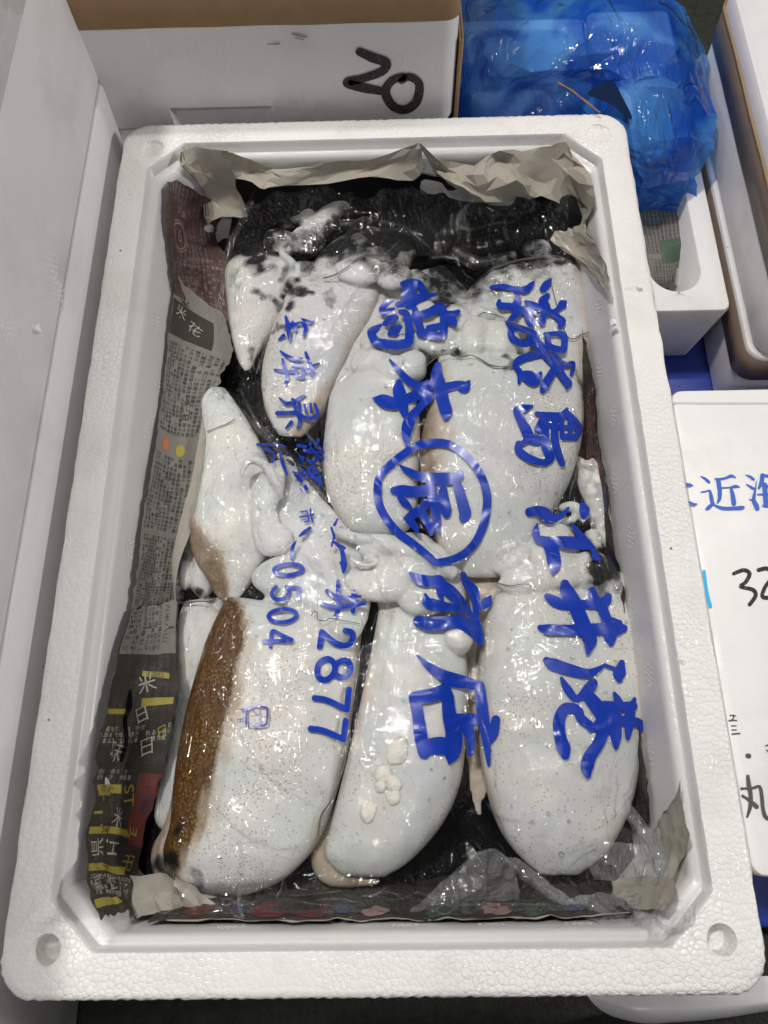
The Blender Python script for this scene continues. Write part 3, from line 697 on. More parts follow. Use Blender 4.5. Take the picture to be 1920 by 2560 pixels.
sN13 = sheet('newspaper', [[(590, 440, -.040), (700, 452, -.040), (850, 440, -.040), (1000, 432, -.038), (1150, 450, -.040), (1300, 470, -.046), (1438, 492, -.046)],
                     [(585, 500, -.054), (700, 505, -.054), (850, 495, -.052), (1000, 490, -.050), (1150, 500, -.052), (1300, 515, -.056), (1456, 545, -.056)],
                     [(575, 580, -.068), (700, 580, -.066), (850, 560, -.062), (1000, 560, -.060), (1150, 570, -.062), (1300, 580, -.066), (1444, 605, -.066)],
                     [(570, 660, -.080), (700, 660, -.080), (850, 640, -.078), (1000, 640, -.072), (1150, 640, -.074), (1300, 640, -.080), (1440, 660, -.080)]], M['news_ink'], None, .0022, 40, .0025, 47, .2, .0012)
tag(sN13[0], 'ink soaked black newspaper between the rear wall and the cuttlefish', 'newspaper', NEWS)
def wallrow(y, zs, off):
    r = []
    for z, o_ in zip(zs, off):
        d = .0072 + (-z - .014) / .101 * .0068 + .0022 + o_; r.append((*proj((.159 - d, y, z)), z))
    return r
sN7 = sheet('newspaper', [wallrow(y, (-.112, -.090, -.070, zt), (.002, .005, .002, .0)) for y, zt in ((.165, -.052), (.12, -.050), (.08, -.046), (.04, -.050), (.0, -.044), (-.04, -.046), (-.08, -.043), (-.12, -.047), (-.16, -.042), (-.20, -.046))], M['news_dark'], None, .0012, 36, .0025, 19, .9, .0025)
tag(sN7[0], 'dark newspaper sheet lining the right inner wall beside the cuttlefish', 'newspaper', NEWS)
sheet_block(sN7, [(.35, .22, .97, .42)], M['news_red'], 'red_panel'); sheet_block(sN7, [(.55, .56, .95, .63), (.5, .70, .92, .76), (.65, .44, .97, .49)], M['navy'], 'blue_panel')
sheet_text(sN7, [('前五国', .75, .60, .006, -90), ('生活', .72, .73, .006, -90), ('信', .7, .86, .009, -90)], M['cream'], 'headline')
text_columns(sN7, .60, .96, .24, .41, .0036, .0029, M['pinkish']); text_columns(sN7, .55, .95, .64, .69, .0036, .0029, M['cream'])
# coloured advert in the near left corner
sN8 = sheet('newspaper', [[(322, 1528, -.058), (370, 1515, -.050), (445, 1500, -.058)], [(300, 1600, -.060), (360, 1600, -.048), (440, 1590, -.058)],
                    [(280, 1690, -.062), (345, 1690, -.046), (448, 1700, -.052)], [(262, 1770, -.062), (330, 1770, -.048), (440, 1760, -.054)], [(245, 1860, -.062), (320, 1860, -.048), (425, 1850, -.060)],
                    [(232, 1950, -.062), (300, 1950, -.050), (400, 1960, -.064)], [(224, 2040, -.062), (290, 2040, -.052), (365, 2060, -.068)], [(216, 2130, -.060), (280, 2130, -.052), (345, 2150, -.070)],
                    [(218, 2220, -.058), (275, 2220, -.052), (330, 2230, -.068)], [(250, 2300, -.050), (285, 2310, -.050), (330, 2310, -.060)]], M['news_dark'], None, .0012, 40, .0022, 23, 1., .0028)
tag(sN8[0], 'dark olive and yellow printed newspaper page in the near left corner', 'newspaper', NEWS)
sheet_block(sN8, [(.05, .0, .97, .155)], M['news'], 'article')
sheet_text(sN8, [('そのため持ちして', .45, .07, .0062, -92), ('内米ハ山', .80, .07, .006, -92)], M['black'], 'headline')
text_columns(sN8, .12, .38, .02, .145, .0036, .0032, M['black']); text_columns(sN8, .55, .75, .02, .145, .0036, .0032, M['black'])
text_columns(sN8, .05, .95, .40, .44, .0040, .0034, M['cream'], 0, .3); text_columns(sN8, .06, .6, .53, .56, .0040, .0034, M['cream'], 0, .3); text_columns(sN8, .1, .9, .855, .925, .0042, .0036, M['cream'], -90, .3); text_columns(sN2, .35, .95, .50, .95, .0042, .0034, M['pinkish'], -80, .3)
sheet_block(sN8, [(.55, .205, .85, .222), (.02, .335, .45, .352), (.05, .57, .50, .598), (.08, .70, .75, .722), (.02, .815, .75, .838), (.05, .93, .72, .955), (.60, .30, .95, .33)], M['yellow'], 'yellow_band')
sheet_block(sN8, [(.70, .53, .99, .74)], M['red'], 'red_panel')
sheet_text(sN8, [('14木09', .27, .585, .0065, -4), ('1個85', .70, .213, .005, 0), ('268', .3, .711, .005, 0), ('143', .4, .827, .005, 0)], M['black'], 'printed_number')
sheet_text(sN8, [('米', .62, .25, .015, 20), ('日', .62, .36, .012, 20), ('味', .30, .47, .014, -10), ('日', .72, .46, .012, 15), ('米', .50, .675, .013, -10), ('H', .52, .765, .014, 90), ('県', .22, .765, .013, 90), ('日', .5, .88, .013, -80), ('曜', .2, .88, .012, -80)], M['cream'], 'headline')
sheet_text(sN8, [('上', .22, .635, .024, 180), ('ST', .62, .60, .013, -75), ('日', .86, .42, .009, 20), ('E', .80, .70, .011, 90), ('出', .78, .80, .012, 90)], M['yellow'], 'headline')
sheet_text(sN8, [('マ', .85, .62, .016, 10)], M['navy'], 'headline')
# torn black hole in it : flat black patch over the page
ho = []
hole = [(282, 1712), (318, 1705), (332, 1760), (318, 1800), (322, 1850), (306, 1905), (288, 1880), (274, 1830), (290, 1790)]
hc = cat_rom(hole, 40, True)
for q in [hc.mean(0)] + list(hc): ho.append(at(q[0], q[1], -.0405))
mesh_obj('torn_hole', ho, [(0, 1 + i, 1 + (i + 1) % 40) for i in range(40)], M['ink'], sN8[0])
# near curls
sN9 = sheet('newspaper', [[(325, 2190, -.056), (400, 2185, -.060), (470, 2205, -.060), (555, 2225, -.062)], [(330, 2240, -.050), (395, 2215, -.052), (440, 2220, -.050), (520, 2260, -.058)],
                    [(335, 2290, -.046), (400, 2265, -.046), (450, 2280, -.046), (500, 2300, -.056)], [(325, 2352, -.040), (390, 2345, -.040), (440, 2330, -.042), (470, 2325, -.050)]], M['news_plain'], None, .0020, 30, .0018, 29, .9, .0065, True, .45, .0060)
tag(sN9[0], 'torn blank grey newspaper curls in the near left corner', 'newspaper', NEWS)
sN9b = sheet('newspaper', [[(440, 2190, -.052), (500, 2235, -.050), (540, 2262, -.050)], [(436, 2215, -.046), (480, 2245, -.042), (525, 2290, -.046)], [(455, 2225, -.050), (470, 2270, -.046), (528, 2335, -.044)]], M['news_plain'], None, .002, 70, .0016, 31, .5, .002)
tag(sN9b[0], 'small curled newspaper scrap rolled over beside the near wall', 'newspaper', NEWS)
def nearrow(z, o_, n=7):
    d = .0072 + (-z - .014) / .101 * .0068 + .0016 + o_
    return [(*proj((x, -.253 + d, z + .003 * math.sin(x * 60 + z * 90))), z + .003 * math.sin(x * 60 + z * 90)) for x in np.linspace(-.118, .128, n)]
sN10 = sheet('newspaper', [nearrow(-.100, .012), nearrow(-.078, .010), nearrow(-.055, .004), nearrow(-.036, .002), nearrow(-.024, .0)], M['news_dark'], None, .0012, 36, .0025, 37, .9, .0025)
tag(sN10[0], 'dark newspaper with dull red and green pictures along the near inner wall', 'newspaper', NEWS)
def blotch(sh, u, v, ru, rv, mat, name, seed):
    o, S, lu, lv = sh; n = 22; VV = [S(u, v, .0003)]
    for i in range(n):
        a = 2 * math.pi * i / n; r = 1 + .55 * noise.noise(Vector((math.cos(a) * 1.7, math.sin(a) * 1.7, seed * 3.3)))
        VV.append(S(u + ru * r * math.cos(a), v + rv * r * math.sin(a), .0003))
    return mesh_obj(name, VV, [(0, 1 + i, 1 + (i + 1) % n) for i in range(n)], mat, o)
for n_, (u, v, ru, rv, m_) in enumerate(((.10, .72, .03, .14, 'red'), (.17, .66, .02, .10, 'navy'), (.24, .72, .035, .15, 'red'), (.33, .78, .04, .10, 'red'), (.40, .70, .02, .12, 'navy'), (.47, .76, .03, .12, 'pinkish'), (.62, .78, .045, .12, 'green'), (.72, .75, .03, .11, 'pinkish'), (.80, .80, .04, .10, 'green'), (.88, .76, .02, .10, 'navy'))): blotch(sN10, u, v, ru, rv, M[m_], 'picture', n_)
sheet_block(sN10, [(.05, .95, .98, .995)], M['news_warm'], 'blank_margin')
sN11 = sheet('newspaper', [[(1700, 1945, -.040), (1690, 1990, -.046), (1670, 2020, -.056)], [(1706, 2040, -.040), (1670, 2055, -.042), (1628, 2080, -.052)], [(1722, 2090, -.040), (1690, 2095, -.044), (1640, 2100, -.056)], [(1700, 2150, -.044), (1690, 2160, -.050), (1670, 2165, -.062)], [(1676, 2212, -.050), (1672, 2215, -.052), (1665, 2218, -.056)]], M['news_warm'], None, .0012, 60, .0018, 41, .2, .0015)
tag(sN11[0], 'folded beige newspaper wedge against the right wall in the near right corner', 'newspaper', NEWS)
sN12 = sheet('newspaper', [[(1530, 2200, -.062), (1600, 2190, -.060), (1680, 2195, -.056)], [(1530, 2240, -.056), (1600, 2235, -.054), (1690, 2230, -.050)], [(1545, 2268, -.050), (1600, 2272, -.048), (1660, 2275, -.046)]], M['news_warm'], None, .001, 60, .002, 43, .4)
tag(sN12[0], 'flat beige newspaper piece under clear film in the near right corner', 'newspaper', NEWS)

# ------------------------------------------------------------------ ink pool
V, F = loft([mc(IX - .012, IY - .012, CH, 'cham', -.1235), mc(IX - .0115, IY - .0115, CH, 'cham', -.084)])
ip = mesh_obj('ink_pool', V, F, M['ink']); auto_smooth(ip); tag(ip, 'pool of black ink filling the box between and beneath the cuttlefish', 'ink')

# ------------------------------------------------------------------ cuttlefish
INK = [((600, 700), 30, .5), ((1230, 720), 40, .55), ((960, 760), 24, .4), ((700, 700), 30, .6), ((1330, 640), 60, .8), ((1090, 800), 22, .45), ((830, 610), 60, .95), ((760, 650), 40, .8), ((900, 640), 34, .6), ((690, 560), 50, .9), ((1060, 660), 50, .8), ((1000, 600), 60, 1.), ((1530, 1240), 50, .50), ((1490, 1180), 40, .52), ((1550, 1330), 40, .50), ((1535, 1420), 40, .60), ((1500, 1290), 30, .45), ((900, 560), 70, .95), ((1000, 645), 60, .7), ((1110, 690), 75, .85), ((935, 618), 60, .75), ((1200, 660), 60, .9), ((965, 1950), 36, .40), ((825, 745), 22, .5), ((1000, 560), 120, 1.), ((1150, 600), 120, 1.), ((1290, 590), 105, 1.), ((870, 600), 70, .8), ((780, 615), 55, .75), ((640, 618), 62, 1.), ((590, 600), 50, 1.), ((690, 770), 26, .8),
       ((745, 735), 30, .85), ((720, 600), 45, .8), ((700, 830), 20, .7), ((655, 745), 24, .75), ((1490, 1385), 36, 1.), ((1512, 1432), 48, 1.), ((1470, 1350), 22, .9), ((1440, 1330), 20, .6), ((1180, 690), 55, .8),
       ((1260, 650), 50, .8), ((1110, 740), 40, .9), ((1400, 640), 40, .8), ((1180, 895), 16, .6), ((1270, 910), 20, .65), ((1080, 890), 14, .5), ((560, 960), 34, .5), ((540, 990), 30, .35), ((480, 1490), 26, .8), ((520, 1505), 22, .75), ((460, 1400), 26, .5),
       ((410, 2160), 42, 1.), ((440, 2060), 26, .7), ((1500, 1500), 22, .8), ((1545, 1480), 16, .6), ((620, 890), 24, .7), ((690, 1095), 24, .5), ((640, 1080), 18, .6), ((1475, 960), 26, .6), ((1480, 1060), 22, .6), ((850, 540), 28, .8), ((920, 600), 40, .7),
       ((820, 760), 16, .5), ((1000, 700), 30, .35), ((1110, 880), 14, .5), ((870, 2205), 24, .4), ((480, 2220), 34, .6), ((1330, 690), 30, .5), ((1540, 1290), 22, .4)]
def ink_at(p):
    u, v = proj(p); m = 0.; q_ = Vector(p)
    u += 34 * noise.noise(q_ * 55) + 22 * noise.noise(q_ * 140); v += 34 * noise.noise(q_ * 55 + Vector((9, 4, 2))) + 22 * noise.noise(q_ * 140 + Vector((3, 8, 1)))
    for (c, r, s) in INK:
        d = math.hypot(u - c[0], v - c[1]) / r
        if d < 1.25: m = max(m, s * min(1, max(0, 1.25 - d) / .75))
    return m
def mantle(pairs, ze, k=.25, hmax=.026, depth=.55, p_end=3.0, ns=56, nt=18, brown=None, seed=0):
    """lens-shaped body swept between traced left and right margins; returns verts, faces, brown values"""
    Lp = cat_rom([a for a, b in pairs], ns); Rp = cat_rom([b for a, b in pairs], ns)
    zs = ze if hasattr(ze, '__len__') else [ze] * len(pairs); Z = np.interp(np.linspace(0, 1, ns), np.linspace(0, 1, len(zs)), zs)
    V = []; br = []; ring = 2 * nt
    for i in range(ns):
        s = i / (ns - 1); a = at(*Lp[i], Z[i]); b = at(*Rp[i], Z[i]); w = np.linalg.norm(b - a)
        h = min(hmax, k * w) * max(0, 1 - abs(2 * s - 1) ** (p_end * 2)) ** .5
        for j in range(ring):
            th = math.pi * j / nt; mv = (1 - math.cos(th)) / 2 if j <= nt else (1 - math.cos(2 * math.pi - th)) / 2
            sn = math.sin(th); z = h * math.copysign(abs(sn) ** .66, sn) * (1 if sn >= 0 else depth)
            q = a + (b - a) * mv; nn = .0018 * fbm(q[0] * 26 + seed, q[1] * 26, 0, 3) + .0005 * noise.noise(Vector((q[0] * 130, q[1] * 130, seed)))
            V.append((q[0], q[1], Z[i] + z + (nn if sn > 0 else 0)))
            bv = 0.
            if brown:
                side, prof_, amt = brown; e = np.interp(s, np.linspace(0, 1, len(prof_)), prof_)
                d = (mv if side == 'L' else 1 - mv) + .05 * noise.noise(Vector((q[0] * 40, q[1] * 40, 7.)))
                bv = amt * min(1, max(0, (e - d) / .14 + .5)) if e > 0 else 0
            eg = min(1, max(0, (abs(mv - .5) * 2 - .80) / .2)) * (.22 + .35 * noise.noise(Vector((q[0] * 45, q[1] * 45, seed + 2))))
            br.append(max(bv, eg, 0))
    F = [(i * ring + j, i * ring + (j + 1) % ring, (i + 1) * ring + (j + 1) % ring, (i + 1) * ring + j) for i in range(ns - 1) for j in range(ring)]
    F += [tuple(range(ring))[::-1], tuple((ns - 1) * ring + j for j in range(ring))]
    return V, F, br
def lump(px, py, z, rx, ry, rz, rot=0., seed=0):
    """ellipsoid, radii rx ry in photo pixels across the surface, rz in metres"""
    z += .003; rx *= 1.12; ry *= 1.12; rz *= .72; c = at(px, py, z); sc = np.linalg.norm(at(px + 10, py, z) - c) / 10; bm = bmesh.new(); bmesh.ops.create_icosphere(bm, subdivisions=3, radius=1)
    ca, sa = math.cos(math.radians(rot)), math.sin(math.radians(rot)); V = []
    for v in bm.verts:
        d = 1 + .16 * noise.noise(v.co * 1.4 + Vector((seed * 3.1, px * .01, py * .01)))
        x, y = v.co.x * rx * sc * d, v.co.y * ry * sc * d * 1.05
        V.append((c[0] + x * ca - y * sa, c[1] + x * sa + y * ca, c[2] + v.co.z * rz * d))
    F = [tuple(x.index for x in f.verts) for f in bm.faces]; bm.free(); return V, F, [0] * len(V)
def tube(pts, fr=PX):
    """tapered arm: (x, y, z, radius_px)"""
    P = []
    for x, y, z, r in pts:
        u, v = zz(fr, (x, y)); c = at(u, v, z); sc = np.linalg.norm(at(u + 10, v, z) - c) / 10; P.append([*c, r / fr[2] * sc])
    C = cat_rom(P, 6 * len(P)); V = []; n = 12
    for i in range(len(C)):
        t = Vector(C[min(i + 1, len(C) - 1), :3] - C[max(i - 1, 0), :3]).normalized(); a = t.cross(Vector((0, 0, 1))).normalized(); b = a.cross(t)
        for j in range(n):
            q = Vector(C[i, :3]) + (a * math.cos(2 * math.pi * j / n) + b * math.sin(2 * math.pi * j / n)) * max(C[i, 3], .0008); V.append(tuple(q))
    F = [(i * n + j, i * n + (j + 1) % n, (i + 1) * n + (j + 1) % n, (i + 1) * n + j) for i in range(len(C) - 1) for j in range(n)]
    F += [tuple(range(n))[::-1], tuple((len(C) - 1) * n + j for j in range(n))]
    return V, F, [0] * len(V)
def tan(t, a): return t[0], t[1], [a] * len(t[0])
CUT = 'cuttlefish packed together in the printed bag'
bodies = []
def cuttlefish(label, parts, vox=.0012, smooth=5):
    V = []; F = []; B = []
    for (v, f, b) in parts:
        o = len(V); V += v; F += [tuple(o + i for i in q) for q in f]; B += list(b)
    ob = mesh_obj('cuttlefish', V, F, M['cuttle']); auto_smooth(ob, 180)
    kd = KDTree(len(V)); [kd.insert(Vector(v), i) for i, v in enumerate(V)]; kd.balance()
    md = ob.modifiers.new('r', 'REMESH'); md.mode = 'VOXEL'; md.voxel_size = vox; md.use_smooth_shade = True
    ms = ob.modifiers.new('s', 'SMOOTH'); ms.factor = .5; ms.iterations = smooth
    bake(ob); me = ob.data
    if not me.materials: me.materials.append(M['cuttle'])
    me.polygons.foreach_set('use_smooth', [True] * len(me.polygons))
    ab = me.attributes.new('brown', 'FLOAT', 'POINT'); ai = me.attributes.new('ink', 'FLOAT', 'POINT')
    bv = []; iv = []
    for v in me.vertices:
        near = kd.find_n(v.co, 3); bv.append(sum(B[i] for _, i, _ in near) / 3); iv.append(ink_at(v.co))
    ab.data.foreach_set('value', bv); ai.data.foreach_set('value', iv)
    bodies.append(ob); return tag(ob, label, 'cuttlefish', CUT)
def fin(parent, pts, width, z, seed=0):
    """thin wavy fin edge along a traced margin; width in px towards the outside (right of travel is positive)"""
    C = cat_rom(pts, max(20, 6 * len(pts))); T = np.gradient(C, axis=0); T /= np.linalg.norm(T, axis=1, keepdims=True); N = np.c_[-T[:, 1], T[:, 0]]
    V = []; m = 4
    for i in range(len(C)):
        for j in range(m):
            t = j / (m - 1); w = width * (1 + .25 * noise.noise(Vector((i * .25, seed, 0)))) * math.sin(math.pi * min(1, max(.03, i / (len(C) - 1)))) ** .35
            q = C[i] + N[i] * (t * w * .6 - width * .25); p = at(q[0], q[1], z); p[2] += .0016 * t * noise.noise(Vector((i * .35, t, seed))) - .002 * t
            V.append(p)
    F = [(i * m + j, i * m + j + 1, (i + 1) * m + j + 1, (i + 1) * m + j) for i in range(len(C) - 1) for j in range(m - 1)]
    o = mesh_obj('fin', V, F, M['fin'], parent); md = o.modifiers.new('s', 'SOLIDIFY'); md.thickness = .0008; bake(o); return o

PJ = [((462, 1500), (575, 1490)), ((445, 1560), (570, 1560)), ((432, 1680), (550, 1680)), ((425, 1790), (520, 1790)), ((408, 1910), (490, 1910)), ((390, 2010), (465, 2010)), ((388, 2050), (448, 2060)), ((405, 2080), (432, 2080))]
cJ = cuttlefish('pale bluish cuttlefish half hidden between the left newspaper and the brown backed one', [mantle(PJ, -.076, .3, .016, seed=1), lump(505, 1440, -.072, 30, 48, .012, 10, 2), lump(468, 1430, -.074, 20, 40, .010, 0, 4), tube([(470, 1330, -.075, 14), (480, 1400, -.070, 18), (500, 1460, -.07, 20)])])
PF = [((525, 962), (562, 966)), ((505, 1005), (612, 1040)), ((508, 1070), (652, 1110)), ((500, 1150), (688, 1190)), ((487, 1240), (712, 1262)), ((470, 1318), (702, 1335)), ((486, 1395), (668, 1400)), ((518, 1450), (625, 1462)), ((548, 1508), (590, 1508))]
cF = cuttlefish('grey shaded cuttlefish at the middle left with a curled arm lying on its belly',
    [mantle(PF, -.059, .22, .018, seed=3, brown=('L', [0, 0, 0, 0, .03, .16, .42, .55, .6], .62)),
     tube([(628, 815, -.034, 14), (625, 770, -.033, 20), (650, 715, -.033, 26), (715, 690, -.033, 32), (790, 740, -.035, 36), (845, 830, -.037, 34), (880, 900, -.040, 30), (885, 960, -.044, 24)], ZE),
     lump(672, 1225, -.047, 34, 70, .007, -14, 6), lump(668, 1325, -.049, 34, 64, .007, 12, 8), lump(700, 1350, -.05, 30, 36, .008, 0, 5)])
PG = [((570, 1490), (892, 1540)), ((548, 1540), (898, 1600)), ((515, 1620), (895, 1680)), ((488, 1710), (882, 1780)), ((465, 1800), (870, 1870)), ((450, 1880), (852, 1950)), ((438, 1970), (830, 2025)), ((430, 2060), (805, 2090)), ((414, 2130), (765, 2148)), ((436, 2195), (700, 2205)), ((520, 2238), (615, 2240))]
cG = cuttlefish('large cuttlefish with a mottled brown back showing along its left flank',
    [mantle(PG, -.060, .27, .026, seed=5, brown=('L', [.04, .22, .30, .32, .31, .30, .28, .25, .20, .13, .05], 1.)),
     lump(760, 1470, -.052, 70, 60, .012, 0, 11), lump(830, 1500, -.052, 60, 55, .012, 0, 12), lump(700, 1440, -.054, 60, 45, .012, 20, 13), lump(860, 1560, -.048, 45, 40, .010, 0, 14),
     tube([(720, 1380, -.054, 22), (760, 1420, -.050, 26), (800, 1470, -.046, 28)]), tube([(820, 1400, -.054, 20), (830, 1450, -.048, 24), (850, 1510, -.046, 26)]), lump(880, 1490, -.052, 40, 70, .010, 10, 15), mantle([((690, 1130), (728, 1140)), ((684, 1235), (812, 1252)), ((686, 1320), (890, 1330)), ((686, 1400), (925, 1400)), ((670, 1480), (912, 1485)), ((630, 1535), (895, 1550))], -.056, .12, .012, .5, 2.0, seed=33), tan(tube([(440, 1990, -.068, 10), (428, 2070, -.070, 20), (408, 2130, -.070, 30), (425, 2180, -.070, 34), (480, 2215, -.070, 26), (560, 2235, -.068, 14)]), .45)])
PH = [((955, 1430), (1090, 1430)), ((945, 1530), (1132, 1520)), ((930, 1620), (1162, 1610)), ((905, 1740), (1170, 1720)), ((875, 1870), (1167, 1830)), ((845, 1990), (1150, 1960)), ((825, 2070), (1105, 2062)), ((812, 2140), (1030, 2148)), ((860, 2192), (960, 2195))]
cH = cuttlefish('cuttlefish at the centre front with white lumps in a torn hole of its belly',
    [mantle(PH, -.060, .27, .024, seed=7), mantle([((890, 1330), (1060, 1330)), ((880, 1380), (1110, 1370)), ((900, 1430), (1150, 1420)), ((940, 1500), (1165, 1480)), ((950, 1580), (1168, 1560)), ((960, 1640), (1160, 1630))], -.054, .08, .011, .5, 2.0, seed=41), lump(960, 1450, -.046, 90, 50, .008, 0, 24), tube([(900, 1380, -.046, 18), (980, 1368, -.043, 24), (1070, 1395, -.043, 24), (1140, 1440, -.046, 18)]), tube([(930, 1420, -.046, 16), (1010, 1420, -.043, 22), (1090, 1460, -.044, 20), (1150, 1520, -.047, 16)]),
     lump(1148, 1597, -.048, 32, 34, .008, 0, 25), lump(1060, 1500, -.047, 60, 34, .008, 0, 27),
     tube([(585, 915, -.036, 14), (600, 955, -.034, 18), (660, 985, -.034, 20), (740, 985, -.035, 18), (790, 950, -.037, 12)], ZH), tube([(480, 740, -.045, 40), (640, 790, -.042, 44), (860, 800, -.042, 44), (1050, 850, -.046, 44), (1130, 920, -.05, 36)], ZH),
     lump(925, 1395, -.043, 16, 14, .006, 0, 28), tan(tube([(850, 2000, -.066, 10), (822, 2080, -.066, 18), (800, 2140, -.066, 24), (820, 2185, -.066, 24), (880, 2200, -.066, 18), (950, 2200, -.066, 10)]), .47)])
M['roe'] = mat_plain('white_roe', (.62, .60, .55), .5, .22, 260, .8, 420)
def ROZ(px, py):
    b_ = BVHTree.FromPolygons([v.co for v in cH.data.vertices], [tuple(p.vertices) for p in cH.data.polygons])
    d = RC.T @ np.array([(px - 960) / FPX, -(py - 1280) / FPX, -1.0]); return b_.ray_cast(Vector(CC), Vector(d), 3.0)[0].z
def roe(px, py, rx, ry, rot, seed):
    V, F, _ = lump(px, py, ROZ(px, py) - .0030, rx * .9, ry * .9, .0038, rot, seed); o = mesh_obj('roe_lump', V, F, M['roe'], cH)
for a in ((993, 1878, 26, 36, -22, 1), (958, 1935, 24, 22, 0, 2), (985, 1958, 20, 22, 10, 3), (953, 1965, 18, 16, 0, 4), (983, 1990, 20, 22, 0, 5), (920, 2030, 20, 26, -20, 6)): roe(*a)
PI_ = [((1238, 1482), (1552, 1476)), ((1212, 1550), (1580, 1540)), ((1198, 1640), (1598, 1640)), ((1193, 1740), (1606, 1740)), ((1197, 1860), (1604, 1850)), ((1212, 1960), (1590, 1950)), ((1242, 2060), (1560, 2050)), ((1288, 2130), (1515, 2130)), ((1352, 2190), (1445, 2190))]
cI = cuttlefish('plump white oval cuttlefish in the near right corner, smooth belly up',
    [mantle(PI_, -.061, .27, .027, seed=9, brown=('L', [0, 0, 0, 0, .0, .0, 0, 0, 0], .5)), lump(1400, 1430, -.050, 60, 46, .012, 0, 31), lump(1475, 1425, -.050, 46, 44, .011, 0, 32), lump(1340, 1450, -.052, 90, 34, .012, 6, 33), lump(1540, 1462, -.054, 30, 32, .010, 0, 34), mantle([((1150, 1440), (1330, 1390)), ((1130, 1500), (1400, 1440)), ((1140, 1600), (1300, 1600)), ((1150, 1740), (1260, 1740)), ((1160, 1880), (1250, 1880)), ((1175, 1980), (1220, 1980)), ((1190, 2040), (1205, 2040))], -.070, .10, .008, .6, 2.5, seed=39, brown=('L', [.9] * 7, .40)),
     lump(1380, 1380, -.054, 60, 70, .012, 0, 35), lump(1290, 1400, -.054, 60, 24, .011, 30, 36), tube([(1480, 1330, -.06, 20), (1490, 1400, -.056, 22), (1500, 1470, -.054, 22)])])
PE_ = [((1240, 668), (1400, 642)), ((1175, 730), (1468, 690)), ((1160, 770), (1486, 780)), ((1210, 840), (1490, 870)), ((1280, 900), (1480, 955)), ((1350, 955), (1452, 1005))]
cE = cuttlefish('cuttlefish at the rear right with tan flank, under the first big blue characters', [mantle(PE_, -.068, .25, .022, seed=11, brown=('R', [.06, .12, .14, .16, .2, .25], .42)), lump(1400, 600, -.066, 40, 30, .010, 0, 41), lump(1350, 625, -.068, 46, 24, .01, 0, 42),
     tube([(1290, 640, -.070, 16), (1200, 660, -.072, 18), (1130, 620, -.074, 12)])])
PB = [((745, 690), (955, 722)), ((700, 780), (935, 795)), ((668, 870), (885, 880)), ((655, 950), (845, 960)), ((664, 1030), (805, 1040)), ((698, 1092), (755, 1096))]
cB = cuttlefish('white cuttlefish at the rear middle, the small blue characters running down it', [mantle(PB, -.064, .25, .022, seed=13, brown=('R', [0, 0, 0, .05, .25, .5], .40)), mantle([((740, 735), (975, 730)), ((770, 690), (1015, 680)), ((800, 640), (1040, 640)), ((850, 600), (1030, 600)), ((900, 570), (980, 565))], -.064, .14, .014, .5, 2.0, seed=35), lump(900, 676, -.051, 56, 36, .008, 0, 51), lump(985, 690, -.053, 40, 36, .008, 0, 52),
     lump(1040, 715, -.060, 34, 40, .010, 0, 56), tube([(870, 610, -.06, 18), (900, 560, -.06, 14), (950, 545, -.062, 10)]), mantle([((985, 700), (1110, 660)), ((1000, 760), (1180, 740)), ((1020, 830), (1240, 800)), ((1060, 900), (1300, 880))], -.066, .12, .012, .5, 2.0, seed=37)])
PA = [((600, 636), (720, 640)), ((566, 680), (745, 700)), ((568, 760), (735, 750)), ((580, 850), (695, 815)), ((596, 905), (650, 880)), ((612, 930), (628, 925))]
cA = cuttlefish('ink stained cuttlefish in the rear left corner, pale arms curled above it',
    [mantle(PA, -.074, .25, .020, seed=15), tube([(830, 610, -.066, 26), (920, 580, -.062, 36), (1000, 560, -.058, 40), (1060, 500, -.056, 50), (1130, 420, -.054, 56), (1190, 370, -.054, 44), (1245, 380, -.056, 24)], ZD),
     tube([(1060, 620, -.062, 40), (1170, 530, -.056, 62), (1270, 460, -.053, 62), (1360, 440, -.054, 46), (1405, 490, -.058, 24)], ZD), tube([(1150, 640, -.064, 36), (1290, 600, -.060, 38), (1400, 590, -.060, 34), (1455, 545, -.060, 26), (1430, 500, -.062, 16)], ZD),
     tube([(900, 780, -.066, 40), (980, 690, -.062, 50), (1080, 620, -.060, 56), (1180, 580, -.06, 50)], ZD), lump(695, 598, -.062, 34, 26, .009, 15, 61), lump(770, 600, -.062, 40, 34, .011, 0, 62), lump(810, 560, -.062, 36, 26, .01, 0, 63),
     tube([(870, 790, -.064, 26), (935, 850, -.060, 30), (960, 920, -.06, 34), (900, 990, -.062, 30), (840, 1040, -.064, 22)], ZD), lump(745, 690, -.062, 26, 40, .010, -30, 64), tube([(980, 900, -.060, 20), (1060, 860, -.058, 22), (1120, 890, -.060, 16)], ZD)])
PD = [((1095, 900), (1400, 905)), ((1076, 960), (1448, 965)), ((1064, 1040), (1457, 1050)), ((1048, 1130), (1447, 1130)), ((1052, 1220), (1420, 1215)), ((1072, 1300), (1378, 1290)), ((1102, 1380), (1322, 1372)), ((1155, 1446), (1258, 1446))]
cD = cuttlefish('broad white cuttlefish in the middle right, the ringed blue character over its left side', [mantle(PD, -.058, .25, .025, seed=17, brown=('L', [.04, .06, .12, .16, .14, .06, 0, 0], .55)), lump(1186, 845, -.050, 36, 56, .011, -14, 71), lump(1250, 850, -.050, 44, 52, .011, 10, 72), lump(1092, 850, -.052, 56, 40, .011, 0, 73), lump(1130, 800, -.056, 50, 40, .01, 0, 74),
     lump(1060, 790, -.056, 46, 40, .01, 0, 75), lump(1200, 780, -.058, 50, 34, .01, 0, 76)])
